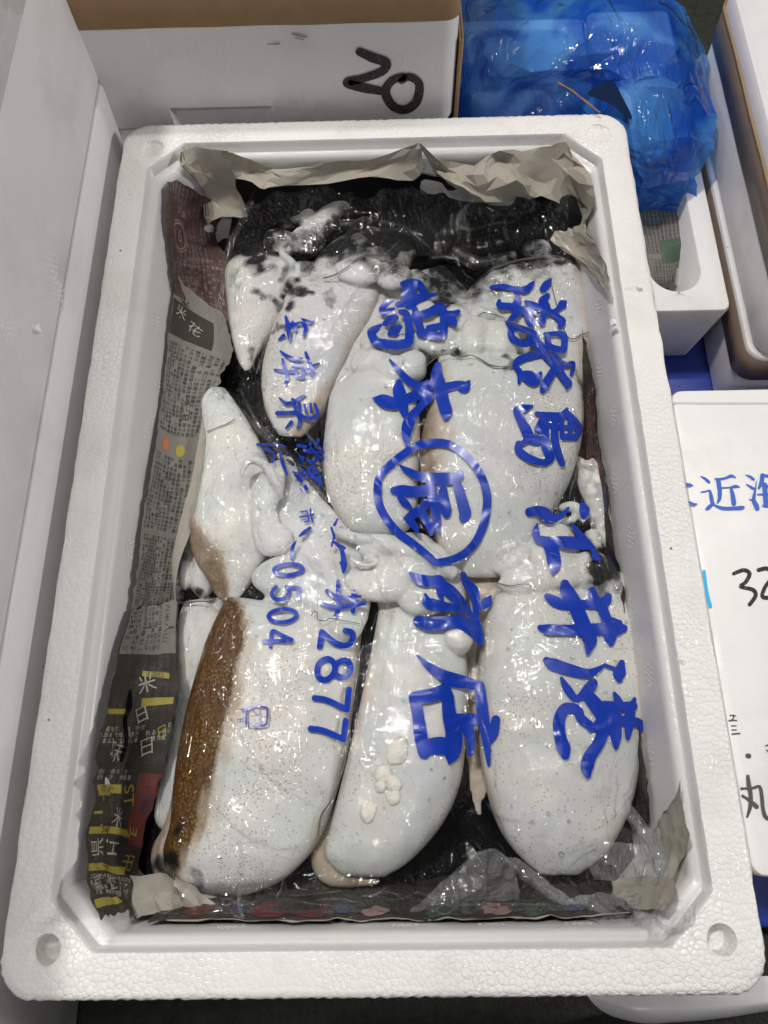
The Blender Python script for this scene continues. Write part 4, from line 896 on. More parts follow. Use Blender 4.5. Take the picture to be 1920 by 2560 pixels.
PC = [((852, 940), (975, 930)), ((826, 990), (1028, 968)), ((815, 1060), (1048, 1040)), ((808, 1140), (1050, 1120)), ((812, 1210), (1046, 1200)), ((832, 1270), (1045, 1268)), ((868, 1322), (1025, 1320)), ((922, 1350), (980, 1350))]
cC = cuttlefish('smooth rounded cuttlefish in the middle, left of the ringed blue character', [mantle(PC, -.053, .27, .025, seed=19), lump(930, 905, -.050, 50, 34, .011, 0, 81), lump(985, 925, -.047, 40, 34, .011, 0, 82), lump(1030, 915, -.048, 36, 40, .010, 0, 83), lump(950, 860, -.053, 44, 36, .011, 0, 84), lump(1010, 870, -.053, 40, 30, .01, 0, 85), mantle([((930, 690), (1010, 710)), ((880, 770), (1060, 780)), ((840, 850), (1085, 860)), ((805, 930), (1060, 930)), ((800, 1000), (1040, 990))], -.064, .10, .010, .5, 2.0, seed=43, brown=('L', [.1, .14, .16, .14, .1], .36))])
cK = cuttlefish('grey ink smeared cuttlefish head with limp arms against the right wall', [tan(lump(1530, 1290, -.066, 55, 110, .014, 8, 91), .10), tan(lump(1500, 1220, -.064, 46, 70, .012, 6, 92), .16), tan(lump(1555, 1370, -.066, 40, 60, .011, 10, 93), .12), lump(1555, 1450, -.066, 26, 30, .010, 0, 94),
     tube([(800, 260, -.064, 34), (850, 330, -.060, 60), (900, 480, -.058, 80), (960, 640, -.058, 80)], ZI), tube([(950, 270, -.064, 30), (1010, 350, -.060, 44), (1070, 450, -.060, 44), (1090, 550, -.062, 30)], ZI), tube([(1180, 745, -.060, 20), (1250, 760, -.058, 28), (1280, 830, -.058, 28), (1260, 900, -.060, 22)], ZI),
     tube([(620, 760, -.058, 40), (760, 740, -.056, 60), (900, 860, -.056, 70)], ZI), tube([(500, 980, -.060, 30), (650, 900, -.058, 40), (780, 860, -.057, 44)], ZI)])

# ------------------------------------------------------------------ film height field
VV = []; FF = []
for o in bodies + [ip, sN13[0], sN10[0]]:
    b = len(VV); VV += [o.matrix_world @ v.co for v in o.data.vertices]; FF += [tuple(b + i for i in p.vertices) for p in o.data.polygons]
bvh = BVHTree.FromPolygons(VV, FF)
GX0, GX1, GY0, GY1, GS = -.150, .156, -.250, .246, .002
gx = np.arange(GX0, GX1 + 1e-9, GS); gy = np.arange(GY0, GY1 + 1e-9, GS)
Hm = np.full((len(gy), len(gx)), -.082)
for i, y in enumerate(gy):
    for j, x in enumerate(gx):
        h = bvh.ray_cast(Vector((x, y, .2)), Vector((0, 0, -1)), .5)
        if h[0] is not None: Hm[i, j] = max(-.082, h[0].z)
def blur(A, n=1):
    for _ in range(n):
        P = np.pad(A, 1, mode='edge'); A = (P[:-2, 1:-1] + P[2:, 1:-1] + P[1:-1, :-2] + P[1:-1, 2:] + 2 * P[1:-1, 1:-1]) / 6
    return A
Fz = Hm + .0008
for it in range(80): Fz = np.maximum(Hm + .0008, blur(Fz, 1))
Fz = np.maximum(blur(Fz, 2), Hm + .0005)
for i, y in enumerate(gy):
    for j, x in enumerate(gx):
        w1 = abs(noise.noise(Vector((x * 42 + y * 18, y * 14 - x * 6, 3.)))); w2 = abs(noise.noise(Vector((x * 20 - y * 30, y * 34 + x * 9, 8.))))
        Fz[i, j] += .0011 * max(0, 1 - w1 * 6) + .0009 * max(0, 1 - w2 * 7) + .0004 * (1 + noise.noise(Vector((x * 70, y * 70, 0))))
def film_z(x, y):
    a = min(max((x - GX0) / GS, 0), len(gx) - 1.001); b = min(max((y - GY0) / GS, 0), len(gy) - 1.001); j, i = int(a), int(b); fx, fy = a - j, b - i
    return float(Fz[i, j] * (1 - fx) * (1 - fy) + Fz[i, j + 1] * fx * (1 - fy) + Fz[i + 1, j] * (1 - fx) * fy + Fz[i + 1, j + 1] * fx * fy)
_n = len(gx); fbvh = BVHTree.FromPolygons([(x, y, Fz[i, j]) for i, y in enumerate(gy) for j, x in enumerate(gx)],
    [(i * _n + j, i * _n + j + 1, (i + 1) * _n + j + 1, (i + 1) * _n + j) for i in range(len(gy) - 1) for j in range(_n - 1)])
def on_film(u, v, h=.0):
    d = RC.T @ np.array([(u - 960) / FPX, -(v - 1280) / FPX, -1.0])
    r = fbvh.ray_cast(Vector(CC), Vector(d), 3.0)
    if r[0] is None: p = at(u, v, -.06)
    else: p = np.array(r[0])
    return p - d * h
edge = [(600, 410), (575, 470), (590, 560), (560, 640), (548, 740), (566, 850), (540, 950), (512, 1040), (500, 1130), (480, 1240), (460, 1340), (440, 1450), (436, 1560), (424, 1700), (418, 1800), (400, 1920), (384, 2020), (352, 2120), (350, 2210), (420, 2262), (560, 2300), (800, 2318),
        (1100, 2318), (1400, 2310), (1600, 2280), (1680, 2200), (1672, 2060), (1650, 1880), (1630, 1700), (1614, 1540), (1600, 1400), (1580, 1240), (1555, 1080), (1535, 900), (1515, 740), (1440, 690), (1400, 600), (1420, 500), (1300, 450), (1150, 430), (1000, 440), (800, 440), (700, 430)]
ec = cat_rom(edge, 260, True)
EP = np.array([at(q[0], q[1], -.062)[:2] for q in ec])
def inside(x, y):
    c = False; j = len(EP) - 1
    for i in range(len(EP)):
        if (EP[i, 1] > y) != (EP[j, 1] > y) and x < (EP[j, 0] - EP[i, 0]) * (y - EP[i, 1]) / (EP[j, 1] - EP[i, 1]) + EP[i, 0]: c = not c
        j = i
    return c
V = []; F = []; idm = {}
for i, y in enumerate(gy):
    for j, x in enumerate(gx):
        if inside(x, y) and abs(x) < .1465 and abs(y) < .2405: idm[i, j] = len(V); V.append((x, y, Fz[i, j]))
for (i, j), a in idm.items():
    q = [idm.get(k_) for k_ in ((i, j), (i, j + 1), (i + 1, j + 1), (i + 1, j))]
    if None not in q: F.append(tuple(q))
bag = empty('plastic_bag', (0, 0, -.09), 'clear plastic bag with large blue Japanese lettering stretched over the cuttlefish', 'plastic bag')
mesh_obj('film', V, F, M['film'], bag)

# blue lettering on the film
def mp(u, v, h): return on_film(u, v, h)
def put(strokes, fr, name='blue_lettering', base=.0004):
    V, F = stroke_mesh(strokes, fr, mp, 3.0, base=base); return mesh_obj(name, V, F, M['print'], bag)
awa = [[(1200, 900, 16), (1175, 930, 48), (1150, 962, 44)], [(825, 950, 22), (900, 945, 34), (970, 960, 34), (1040, 965, 45), (1080, 930, 30), (1097, 912, 8)], [(950, 965, 15), (1008, 998, 6)],
       [(875, 1035, 25), (880, 1065, 45), (940, 1070, 45), (1000, 1090, 50), (1060, 1100, 50), (1105, 1115, 20)], [(990, 1020, 46), (985, 1050, 50), (960, 1075, 40)], [(1000, 1100, 50), (960, 1140, 40), (925, 1175, 20)],
       [(1040, 1100, 45), (1065, 1150, 55), (1080, 1178, 46)], [(1040, 1040, 20), (1080, 1060, 45), (1130, 1080, 40), (1190, 1110, 35), (1240, 1090, 30), (1275, 1055, 55), (1292, 1040, 20)],
       [(1180, 1000, 30), (1150, 1040, 60), (1170, 1085, 60), (1150, 1130, 45), (1140, 1166, 52)], [(1200, 1105, 40), (1245, 1140, 40), (1270, 1165, 50), (1255, 1200, 30)]]
ji = [[(915, 1165, 10), (960, 1195, 45), (1030, 1215, 40), (1110, 1245, 40)], [(950, 1210, 40), (955, 1265, 45), (1010, 1300, 45), (1055, 1300, 50), (1080, 1260, 40)], [(1090, 1250, 35), (1130, 1300, 35), (1170, 1350, 35)],
      [(1160, 1242, 20), (1220, 1242, 30), (1280, 1250, 42), (1285, 1300, 42), (1280, 1340, 42)], [(1280, 1345, 40), (1220, 1335, 45), (1185, 1310, 45), (1178, 1260, 35)],
      [(1130, 1375, 40), (1060, 1385, 45), (1000, 1410, 50), (975, 1440, 34), (1005, 1490, 40), (1000, 1550, 20)], [(1010, 1500, 50), (1060, 1515, 84), (1100, 1535, 70), (1135, 1490, 24)],
      [(1080, 1260, 30), (1120, 1330, 45), (1180, 1400, 45), (1220, 1450, 40), (1200, 1500, 50), (1165, 1560, 55), (1150, 1598, 40)], [(1210, 1360, 20), (1260, 1420, 38), (1300, 1440, 40), (1340, 1430, 30), (1330, 1500, 24)],
      [(1200, 1390, 24), (1240, 1450, 50), (1280, 1520, 50), (1310, 1556, 50), (1298, 1585, 20)]]
shima = [[(965, 258, 15), (920, 270, 45), (885, 280, 52), (900, 330, 52), (930, 390, 60), (950, 435, 64), (990, 450, 60)], [(990, 300, 25), (1060, 312, 42), (1130, 315, 50), (1160, 275, 20)], [(1160, 300, 40), (1210, 350, 42), (1228, 390, 40), (1210, 440, 30)],
         [(1140, 430, 40), (1210, 432, 40)], [(1030, 320, 50), (1030, 400, 58), (1040, 480, 52), (1065, 545, 52), (1040, 578, 34)], [(1092, 340, 36), (1092, 450, 46), (1110, 520, 44), (1135, 580, 34)], [(1060, 365, 26), (1130, 375, 26), (1200, 380, 30)],
         [(1130, 330, 28), (1132, 430, 26)], [(1175, 330, 26), (1180, 430, 26)], [(890, 470, 40), (892, 510, 46), (950, 552, 46), (1030, 575, 36), (1060, 555, 40)], [(990, 390, 30), (1020, 330, 30)], [(905, 470, 30), (950, 440, 30)]]
e_ = [[(850, 715, 50), (872, 770, 110), (868, 830, 66)], [(330, 790, 90), (400, 780, 100), (480, 800, 116), (570, 850, 70), (650, 820, 55), (715, 750, 25)], [(480, 870, 40), (530, 905, 20), (590, 910, 8)],
      [(410, 900, 10), (395, 980, 70), (410, 1050, 80), (500, 1080, 100), (600, 1085, 112), (700, 1090, 124), (800, 1100, 124), (890, 1120, 90)], [(530, 1110, 136), (560, 1200, 140), (575, 1300, 136), (570, 1355, 90), (555, 1405, 16)], [(740, 890, 10), (800, 980, 60), (880, 1070, 70), (960, 1160, 60), (990, 1240, 64), (1040, 1250, 16)]]
i_ = [[(680, 1500, 90), (700, 1570, 140), (770, 1680, 146), (820, 1800, 146), (880, 1940, 146), (930, 2050, 136), (920, 2120, 96), (905, 2185, 36)], [(950, 1565, 76), (970, 1640, 100), (1040, 1720, 106), (1080, 1820, 106), (1110, 1920, 116), (1130, 2030, 126), (1135, 2090, 56)],
      [(505, 1620, 66), (580, 1670, 106), (680, 1710, 96), (850, 1700, 86), (1000, 1700, 96), (1080, 1670, 106), (1108, 1625, 76)], [(435, 1930, 56), (520, 1950, 106), (700, 1955, 106), (900, 1950, 116), (1100, 1945, 126), (1220, 1940, 126), (1258, 1940, 86)], [(1145, 1835, 15), (1220, 1885, 60)]]
ko = [[(1335, 260, 26), (1325, 305, 54), (1325, 330, 28)], [(1265, 270, 15), (1320, 292, 20)], [(1022, 250, 30), (1045, 265, 50), (1120, 290, 50), (1190, 305, 40), (1240, 285, 22), (1265, 265, 8)], [(1085, 325, 16), (1110, 370, 35), (1150, 410, 30), (1200, 360, 40), (1222, 335, 16)],
      [(1215, 345, 40), (1195, 390, 50), (1230, 440, 60), (1258, 490, 56), (1238, 520, 48), (1205, 540, 22)], [(1200, 520, 40), (1165, 490, 40), (1150, 455, 40), (1100, 450, 45), (1075, 500, 50), (1080, 570, 50), (1094, 615, 58), (1100, 645, 36)], [(1305, 388, 16), (1320, 430, 44), (1302, 480, 58), (1310, 560, 48), (1310, 612, 20)],
      [(1388, 410, 16), (1370, 460, 44), (1365, 520, 40), (1360, 572, 20)], [(1280, 510, 58), (1340, 500, 40), (1405, 512, 40), (1415, 540, 16)], [(1262, 440, 46), (1320, 440, 38), (1382, 440, 38)], [(1268, 520, 50), (1240, 590, 50), (1202, 650, 54), (1190, 695, 54), (1194, 728, 26)]]
tsuru = [[(270, 930, 40), (320, 925, 56), (370, 930, 50), (400, 975, 46), (420, 1010, 16)], [(310, 960, 90), (310, 1040, 100)], [(240, 1060, 40), (300, 1045, 60), (400, 1010, 46), (480, 995, 16)], [(215, 1030, 16), (170, 1050, 38), (140, 1085, 40), (150, 1108, 38), (212, 1085, 16)],
         [(155, 1180, 34), (195, 1155, 62), (222, 1142, 44)], [(188, 1240, 34), (222, 1222, 62), (250, 1202, 34)], [(130, 1190, 24), (80, 1222, 46), (70, 1240, 50), (105, 1295, 60), (180, 1308, 62), (260, 1308, 62), (305, 1290, 58), (308, 1200, 50), (290, 1120, 48), (252, 1100, 26)],
         [(345, 1090, 40), (362, 1160, 54), (385, 1225, 46)], [(345, 1130, 50), (430, 1112, 56), (505, 1075, 56), (525, 1130, 50), (525, 1220, 50), (512, 1262, 46)], [(375, 1235, 50), (440, 1245, 66), (505, 1262, 50)], [(430, 1205, 36), (495, 1192, 36)], [(535, 1115, 40), (580, 1122, 50), (620, 1102, 26)], [(562, 1140, 56), (590, 1176, 50), (600, 1198, 12)]]
hon = [[(185, 1405, 12), (240, 1470, 35), (310, 1540, 50), (380, 1580, 70), (430, 1560, 60)], [(490, 1440, 44), (482, 1500, 76), (500, 1580, 90), (520, 1660, 80), (540, 1730, 80), (540, 1765, 46)], [(540, 1580, 60), (610, 1565, 56), (655, 1575, 76), (688, 1540, 16)], [(85, 1650, 16), (140, 1660, 76), (220, 1680, 76), (300, 1650, 66), (380, 1620, 66), (430, 1590, 46)],
       [(245, 1548, 44), (245, 1600, 80), (265, 1680, 76), (280, 1745, 46)], [(430, 1640, 66), (380, 1700, 48), (315, 1780, 66), (290, 1840, 60), (290, 1900, 46)]]
hon2 = [[(280, 350, 56), (262, 420, 46), (268, 500, 10)]]
ringS = [[(1200, 80, 62), (1320, 95, 60), (1430, 170, 58), (1530, 290, 60), (1585, 430, 62), (1590, 560, 62), (1555, 720, 62), (1480, 850, 60), (1370, 930, 58), (1220, 965, 56), (1160, 920, 56), (1050, 830, 58), (930, 740, 60), (840, 630, 60), (790, 520, 62), (782, 400, 60), (805, 320, 58), (880, 240, 60), (980, 160, 60), (1080, 100, 58), (1200, 80, 62)]]
tatsu = [[(945, 245, 12), (1000, 285, 48), (1100, 330, 70), (1200, 345, 92), (1300, 345, 92), (1375, 330, 80), (1395, 300, 44)], [(1370, 390, 70), (1390, 450, 78), (1415, 540, 86), (1430, 600, 90), (1422, 636, 76)], [(1268, 430, 64), (1270, 500, 82), (1285, 570, 86), (1292, 606, 64)], [(900, 432, 52), (960, 436, 88), (1050, 442, 82), (1150, 432, 86), (1190, 422, 66)],
         [(1170, 380, 56), (1190, 480, 78), (1210, 580, 68), (1225, 680, 52), (1235, 736, 26)], [(945, 490, 36), (990, 530, 58), (1040, 575, 16)], [(990, 640, 36), (1040, 612, 68), (1100, 572, 68), (1140, 522, 56)], [(1005, 645, 46), (1050, 690, 58), (1075, 738, 24)], [(1112, 605, 66), (1150, 660, 66), (1178, 720, 56), (1180, 758, 26)]]
sho = [[(1025, 1047, 26), (1090, 1090, 78), (1170, 1105, 84), (1235, 1100, 86)], [(1135, 1205, 26), (1155, 1262, 86), (1240, 1290, 86), (1330, 1300, 56), (1420, 1330, 36)], [(1235, 1085, 40), (1242, 1180, 50), (1262, 1250, 26)], [(1245, 1125, 86), (1320, 1182, 96), (1380, 1242, 86), (1440, 1302, 56), (1480, 1370, 26)],
       [(1085, 1402, 84), (1160, 1422, 106), (1280, 1412, 96), (1380, 1406, 96), (1450, 1432, 106), (1510, 1500, 76), (1545, 1565, 36)], [(1415, 1055, 46), (1440, 1112, 68), (1490, 1182, 86), (1510, 1270, 58), (1510, 1380, 48), (1530, 1460, 56), (1550, 1535, 46)], [(1545, 1290, 56), (1590, 1262, 76), (1620, 1215, 16)]]
ten = [[(487, 230, 10), (530, 272, 30), (590, 312, 50), (640, 332, 58), (700, 345, 48), (748, 362, 34)], [(745, 355, 40), (755, 450, 48), (770, 560, 40), (783, 685, 14)], [(812, 495, 36), (800, 556, 42), (790, 588, 18)], [(692, 525, 56), (708, 580, 36), (708, 635, 26)], [(625, 492, 40), (690, 502, 66), (755, 490, 40)],
       [(475, 405, 50), (490, 480, 50), (500, 560, 56), (515, 635, 50)], [(482, 405, 56), (560, 392, 58), (605, 365, 46)], [(612, 395, 50), (620, 480, 58), (638, 560, 70), (630, 635, 72), (620, 675, 16)], [(515, 612, 64), (580, 604, 74), (635, 612, 64)]]
hyo = [[(895, 1208, 18), (910, 1270, 34), (915, 1320, 30), (920, 1362, 18)], [(848, 1362, 14), (880, 1335, 28)], [(910, 1258, 25), (960, 1262, 28), (1000, 1252, 25), (1030, 1280, 28), (1015, 1332, 24)], [(1002, 1222, 12), (1050, 1246, 30), (1082, 1240, 12)], [(940, 1240, 14), (962, 1300, 24)]]
go = [[(858, 1438, 12), (900, 1470, 25), (960, 1495, 28), (1000, 1490, 20)], [(1028, 1448, 20), (1050, 1510, 28), (1075, 1560, 30), (1068, 1608, 22)], [(1050, 1545, 20), (1118, 1522, 12)], [(822, 1565, 18), (900, 1575, 28), (970, 1575, 25)], [(872, 1490, 15), (890, 1560, 28), (905, 1620, 28), (892, 1656, 20)], [(940, 1530, 20), (1010, 1545, 25), (1040, 1580, 22)], [(960, 1555, 20), (972, 1615, 24)], [(1000, 1550, 20), (1012, 1612, 24), (965, 1615, 18)]]
ken = [[(852, 1752, 12), (900, 1790, 28), (960, 1770, 22), (1020, 1732, 22)], [(940, 1762, 22), (965, 1830, 30), (990, 1900, 28), (976, 1952, 22)], [(838, 1855, 32), (900, 1855, 32), (970, 1850, 28)], [(897, 1955, 16), (932, 1915, 28)], [(985, 1790, 25), (997, 1868, 25), (1060, 1890, 28), (1108, 1860, 24), (1088, 1792, 20)], [(1020, 1800, 18), (1032, 1848, 18)], [(1060, 1792, 18), (1066, 1848, 18)]]
city = [[(730, 582, 18), (790, 586, 20), (870, 586, 15), (930, 600, 8)], [(772, 610, 18), (800, 622, 30), (848, 652, 20), (832, 706, 18)], [(890, 642, 24), (905, 720, 25), (940, 798, 8)],
        [(1022, 1216, 18), (1055, 1190, 30), (1092, 1160, 22)], [(996, 1252, 10), (972, 1300, 25), (968, 1375, 24)],
        [(1282, 1100, 14), (1262, 1140, 22)], [(1262, 1205, 12), (1242, 1285, 14)], [(1262, 1260, 20), (1300, 1290, 28), (1330, 1300, 22)], [(1308, 1290, 30), (1322, 1360, 34), (1326, 1420, 46), (1322, 1470, 16)], [(1240, 1160, 16), (1262, 1230, 18)], [(1300, 1400, 14), (1330, 1450, 20)]]
ei2 = [[(490, 1105, 28), (490, 1180, 36), (495, 1260, 36), (482, 1340, 34), (468, 1366, 28)], [(605, 1185, 34), (600, 1260, 36), (600, 1330, 34)], [(410, 1180, 38), (470, 1220, 38), (560, 1230, 36), (655, 1215, 16)], [(352, 1262, 26), (440, 1295, 36), (560, 1290, 36), (685, 1265, 36)]]
for s_, f_ in ((awa, ZA), (ji, ZA), (shima, ZB), (e_, ZI), (i_, ZI), (ko, ZC)): put(s_, f_, 'place_name_lettering')
for s_, f_ in ((tsuru, ZA), (hon, ZA), (hon2, ZB), (ringS, ZH), (tatsu, ZH), (sho, ZH), (ten, ZC)): put(s_, f_, 'shop_name_lettering')
for s_, f_ in ((hyo, ZD), (go, ZD), (ken, ZD), (ei2, ZH)): put(s_, f_, 'address_lettering')
for s_ in city: put([s_], ZE, 'address_lettering')
# digits, rotated a quarter turn: a = reading direction (down the picture), b = up direction (to the right)
DG = {'0': [[(.5, 1), (.85, .85), (1, .5), (.85, .15), (.5, 0), (.15, .15), (0, .5), (.15, .85), (.5, 1)]], '5': [[(.92, 1), (.5, 1), (.22, 1), (.16, .78), (.10, .52)], [(.10, .52), (.45, .64), (.85, .54), (1, .32), (.85, .08), (.45, -.01), (.05, .12)]],
      '4': [[(.62, 1), (.3, .62), (0, .28), (.5, .26), (1.02, .26)], [(.66, .98), (.68, .5), (.68, 0)]], '2': [[(.05, .74), (.16, .94), (.5, 1.), (.85, .92), (.95, .72), (.75, .46), (.4, .22), (.08, .02)], [(.08, .02), (.5, .02), (1, .02)]],
      '8': [[(.5, 1), (.82, .92), (.9, .76), (.76, .58), (.5, .53), (.24, .58), (.1, .76), (.18, .92), (.5, 1)], [(.5, .53), (.82, .46), (1, .27), (.84, .06), (.5, 0), (.16, .06), (0, .27), (.18, .46), (.5, .53)]], '7': [[(0, 1), (.5, 1), (1, 1)], [(.98, .98), (.66, .6), (.46, .3), (.38, 0)]]}
def digit(d, x0, x1, y0, y1, w, skew):
    st = []
    for s in DG[d]:
        st.append([(x0 + w / 2 + b * (x1 - x0 - w) + skew * (.5 - a), y0 + w / 2 + a * (y1 - y0 - w) - skew * .4 * (b - .5), w) for a, b in s])
    return st
dg = []
for d, x0, x1, y0, y1 in (('0', 680, 762, 1405, 1443), ('5', 675, 752, 1459, 1504), ('0', 666, 747, 1517, 1561), ('4', 655, 735, 1572, 1620)): dg += digit(d, x0, x1, y0, y1, 10.5, 5)
put(dg, PX, 'phone_number_lettering')
dg = []
for d, x0, x1, y0, y1 in (('2', 793, 890, 1568, 1624), ('8', 786, 884, 1639, 1707), ('7', 778, 877, 1717, 1783), ('7', 768, 869, 1795, 1857)): dg += digit(d, x0, x1, y0, y1, 15, 6)
put(dg, PX, 'address_lettering')
# recycling mark
rm = [[(1010, 640, 12), (990, 660, 12), (985, 735, 12), (1000, 748, 12)], [(1020, 750, 12), (1060, 752, 12)], [(1080, 748, 12), (1105, 730, 12), (1110, 650, 12), (1095, 636, 12), (1060, 632, 12)], [(1025, 632, 12), (1045, 632, 12)], [(1050, 622, 4), (1060, 632, 16)], [(1062, 755, 4), (1078, 744, 16)], [(1005, 630, 4), (1018, 640, 14)]]
put(rm, ZG, 'recycling_mark')
def flat_text(t, px, py, size_px, rot, bold=0.):
    V, F = glyphs(t, size_px, bold); ca, sa = math.cos(math.radians(rot)), math.sin(math.radians(rot))
    return [mp(px + x * ca - y * sa, py - (x * sa + y * ca), .0005) for x, y, _ in V], F
for t, a, b in (('プラ', (1048, 692), 23), ('P', (958, 655), 22), ('E', (948, 712), 22)):
    V, F = flat_text(t, *zz(ZG, a), b, -84); mesh_obj('recycling_mark', V, F, M['print'], bag, smooth=False)

for t, a, b, r_ in (('淡', (1085, 640), 66, -72), ('路', (1075, 835), 66, -62), ('市', (1062, 1080), 40, -80), ('六', (1010, 790), 30, -60)):
    V, F = flat_text(t, *zz(ZE, a), b, r_, .022); mesh_obj('address_lettering', V, F, M['print'], bag, smooth=False)
# creases: raised pinched ridges of the film
def crease(pts, fr=PX, w=5, hh=.0014, name='crease', mat='crease'):
    P = np.array([zz(fr, p) for p in pts]); L = np.linalg.norm(np.diff(P, axis=0), axis=1).sum(); n = max(8, int(L / 6)); C = cat_rom(P, n)
    T = np.gradient(C, axis=0); T /= np.maximum(np.linalg.norm(T, axis=1, keepdims=True), 1e-6); N = np.c_[-T[:, 1], T[:, 0]]; V = []
    for i in range(n):
        s = math.sin(math.pi * (i + .4) / (n - .2)) ** .6
        for q, hz in ((-1, 0.), (-.35, .6), (0, 1.), (.4, .55), (1, 0.)):
            c = C[i] + N[i] * q * w * (.4 + .6 * s) + N[i] * 2.2 * noise.noise(Vector((C[i][0] * .03, C[i][1] * .03, w)))
            V.append(on_film(c[0], c[1], .0006 + hz * hh * s * (.7 + .5 * noise.noise(Vector((C[i][0] * .05, C[i][1] * .05, 1))))))
    F = [(i * 5 + j, i * 5 + j + 1, (i + 1) * 5 + j + 1, (i + 1) * 5 + j) for i in range(n - 1) for j in range(4)]
    return mesh_obj(name, V, F, M[mat], bag)
crease([(525, 965), (570, 1000), (620, 1045), (690, 1120), (760, 1195), (822, 1255)], PX, 7, .0022)
crease([(600, 972), (640, 1050), (700, 1110), (760, 1180), (818, 1250)], PX, 5, .0018)
crease([(560, 1500), (620, 1450), (700, 1385), (740, 1350), (790, 1330)], PX, 5, .0018)
crease([(562, 1497), (640, 1512), (700, 1525), (760, 1545)], PX, 3, .001)
crease([(825, 1260), (880, 1300), (930, 1345), (985, 1390), (1010, 1420)], PX, 5, .0016)
crease([(935, 1425), (955, 1480), (970, 1520), (975, 1560)], PX, 5, .0020); crease([(965, 1465), (970, 1510), (972, 1550)], PX, 3, .0016)
crease([(972, 1555), (964, 1620), (955, 1700), (950, 1780)], PX, 3, .0014); crease([(900, 1560), (898, 1640), (894, 1700)], PX, 3, .0012)
crease([(1012, 1425), (1040, 1480), (1060, 1540), (1062, 1590)], PX, 4, .0016)
crease([(1000, 600), (880, 740), (800, 870), (720, 985), (690, 1030)], PX, 4, .0012); crease([(1015, 760), (960, 830), (900, 900), (840, 960)], PX, 4, .0014)
crease([(590, 960), (660, 990), (740, 1010)], ZA, 4, .0012); crease([(400, 940), (600, 1040), (760, 1080), (930, 1160), (1100, 1260)], ZA, 5, .0018)
crease([(1090, 1260), (1150, 1350), (1210, 1440)], ZA, 6, .0022)
crease([(1110, 650), (1000, 580), (900, 610), (760, 660)], ZC, 2, .0007)
crease([(540, 1720), (620, 1870), (690, 1960), (800, 2020)], PX, 5, .0016); crease([(540, 2020), (600, 2080), (660, 2110), (720, 2120), (790, 2095)], PX, 5, .0018)
crease([(500, 2060), (520, 2090), (525, 2120)], PX, 3, .0012); crease([(770, 2080), (745, 2110), (730, 2130)], PX, 3, .0010)
crease([(600, 1900), (640, 1930), (700, 1925), (780, 1880)], PX, 3, .001); crease([(600, 2100), (602, 2170), (598, 2260), (620, 2330)], PX, 5, .0016)
crease([(1220, 2010), (1245, 2040), (1290, 2050), (1300, 2056)], PX, 5, .0014); crease([(1205, 1800), (1230, 1880), (1240, 1950), (1225, 2000)], PX, 3, .001)
crease([(1340, 2170), (1380, 2185), (1402, 2175)], PX, 4, .0012); crease([(1330, 1800), (1345, 1840), (1358, 1855)], PX, 2, .0008)
crease([(840, 740), (900, 725), (930, 710)], ZI, 2, .0007); crease([(830, 740), (880, 705), (930, 745)], ZB, 2, .0007)
crease([(1010, 680), (1000, 740), (960, 770)], ZB, 2, .0007); crease([(820, 260), (860, 230), (890, 225)], ZB, 2, .0008)
crease([(1290, 230), (1150, 240), (1000, 250), (880, 290)], ZA, 5, .0018); crease([(880, 260), (760, 380), (640, 470), (600, 590)], ZA, 4, .0012)
crease([(620, 560), (700, 590), (830, 555), (960, 540)], ZA, 4, .0012); crease([(0, 520), (250, 560), (440, 700)], ZA, 3, .0008)
crease([(700, 330), (640, 500), (560, 640), (500, 800), (420, 1000), (430, 1200)], ZD, 9, .002)
crease([(760, 190), (900, 340), (1080, 520), (1230, 700)], ZE, 4, .001)
crease([(780, 1330), (740, 1220), (735, 1000), (750, 700)], ZE, 3, .001); crease([(1000, 910), (900, 990), (820, 1010)], ZE, 3, .001)
crease([(1480, 360), (1540, 380), (1500, 460)], ZI, 3, .0009)
random.seed(21)
for _ in range(70):
    u, v = random.uniform(480, 1580), random.uniform(620, 2200); a = random.uniform(0, math.pi); l = random.uniform(14, 60); b = random.uniform(-.4, .4)
    crease([(u, v), (u + l * math.cos(a) * .5, v + l * math.sin(a) * .5), (u + l * math.cos(a + b), v + l * math.sin(a + b))], PX, random.uniform(1.2, 2.6), random.uniform(.0004, .001))
random.seed(22)
for _ in range(26):      # crumpled dark film at the near end
    u, v = random.uniform(560, 1300), random.uniform(2215, 2310); l = random.uniform(40, 150)
    crease([(u, v), (u + l * .5, v + random.uniform(-8, 12)), (u + l, v + random.uniform(-26, 26))], PX, random.uniform(2, 4), random.uniform(.001, .002))

# loose flaps of the bag
def flap(rows, seed, cr=.002, sharp=.001, fr=60, mat='flap'): return sheet('loose_flap', rows, M[mat], bag, cr, fr, .0018, seed, 0, sharp)
flap([[(985, 2345, -.036), (1090, 2325, -.044), (1220, 2290, -.050), (1300, 2250, -.054)], [(1060, 2250, -.046), (1140, 2230, -.046), (1230, 2200, -.046), (1290, 2195, -.050)], [(1160, 2150, -.050), (1195, 2130, -.044), (1240, 2122, -.042), (1275, 2150, -.044)]], 51)
flap([[(1232, 2122, -.042), (1262, 2140, -.040), (1290, 2150, -.042)], [(1290, 2180, -.042), (1330, 2200, -.038), (1370, 2205, -.042)], [(1370, 2240, -.040), (1410, 2260, -.036), (1440, 2262, -.038)], [(1440, 2310, -.036), (1470, 2310, -.030), (1500, 2300, -.034)], [(1490, 2345, -.026), (1500, 2340, -.022), (1520, 2330, -.028)]], 52)
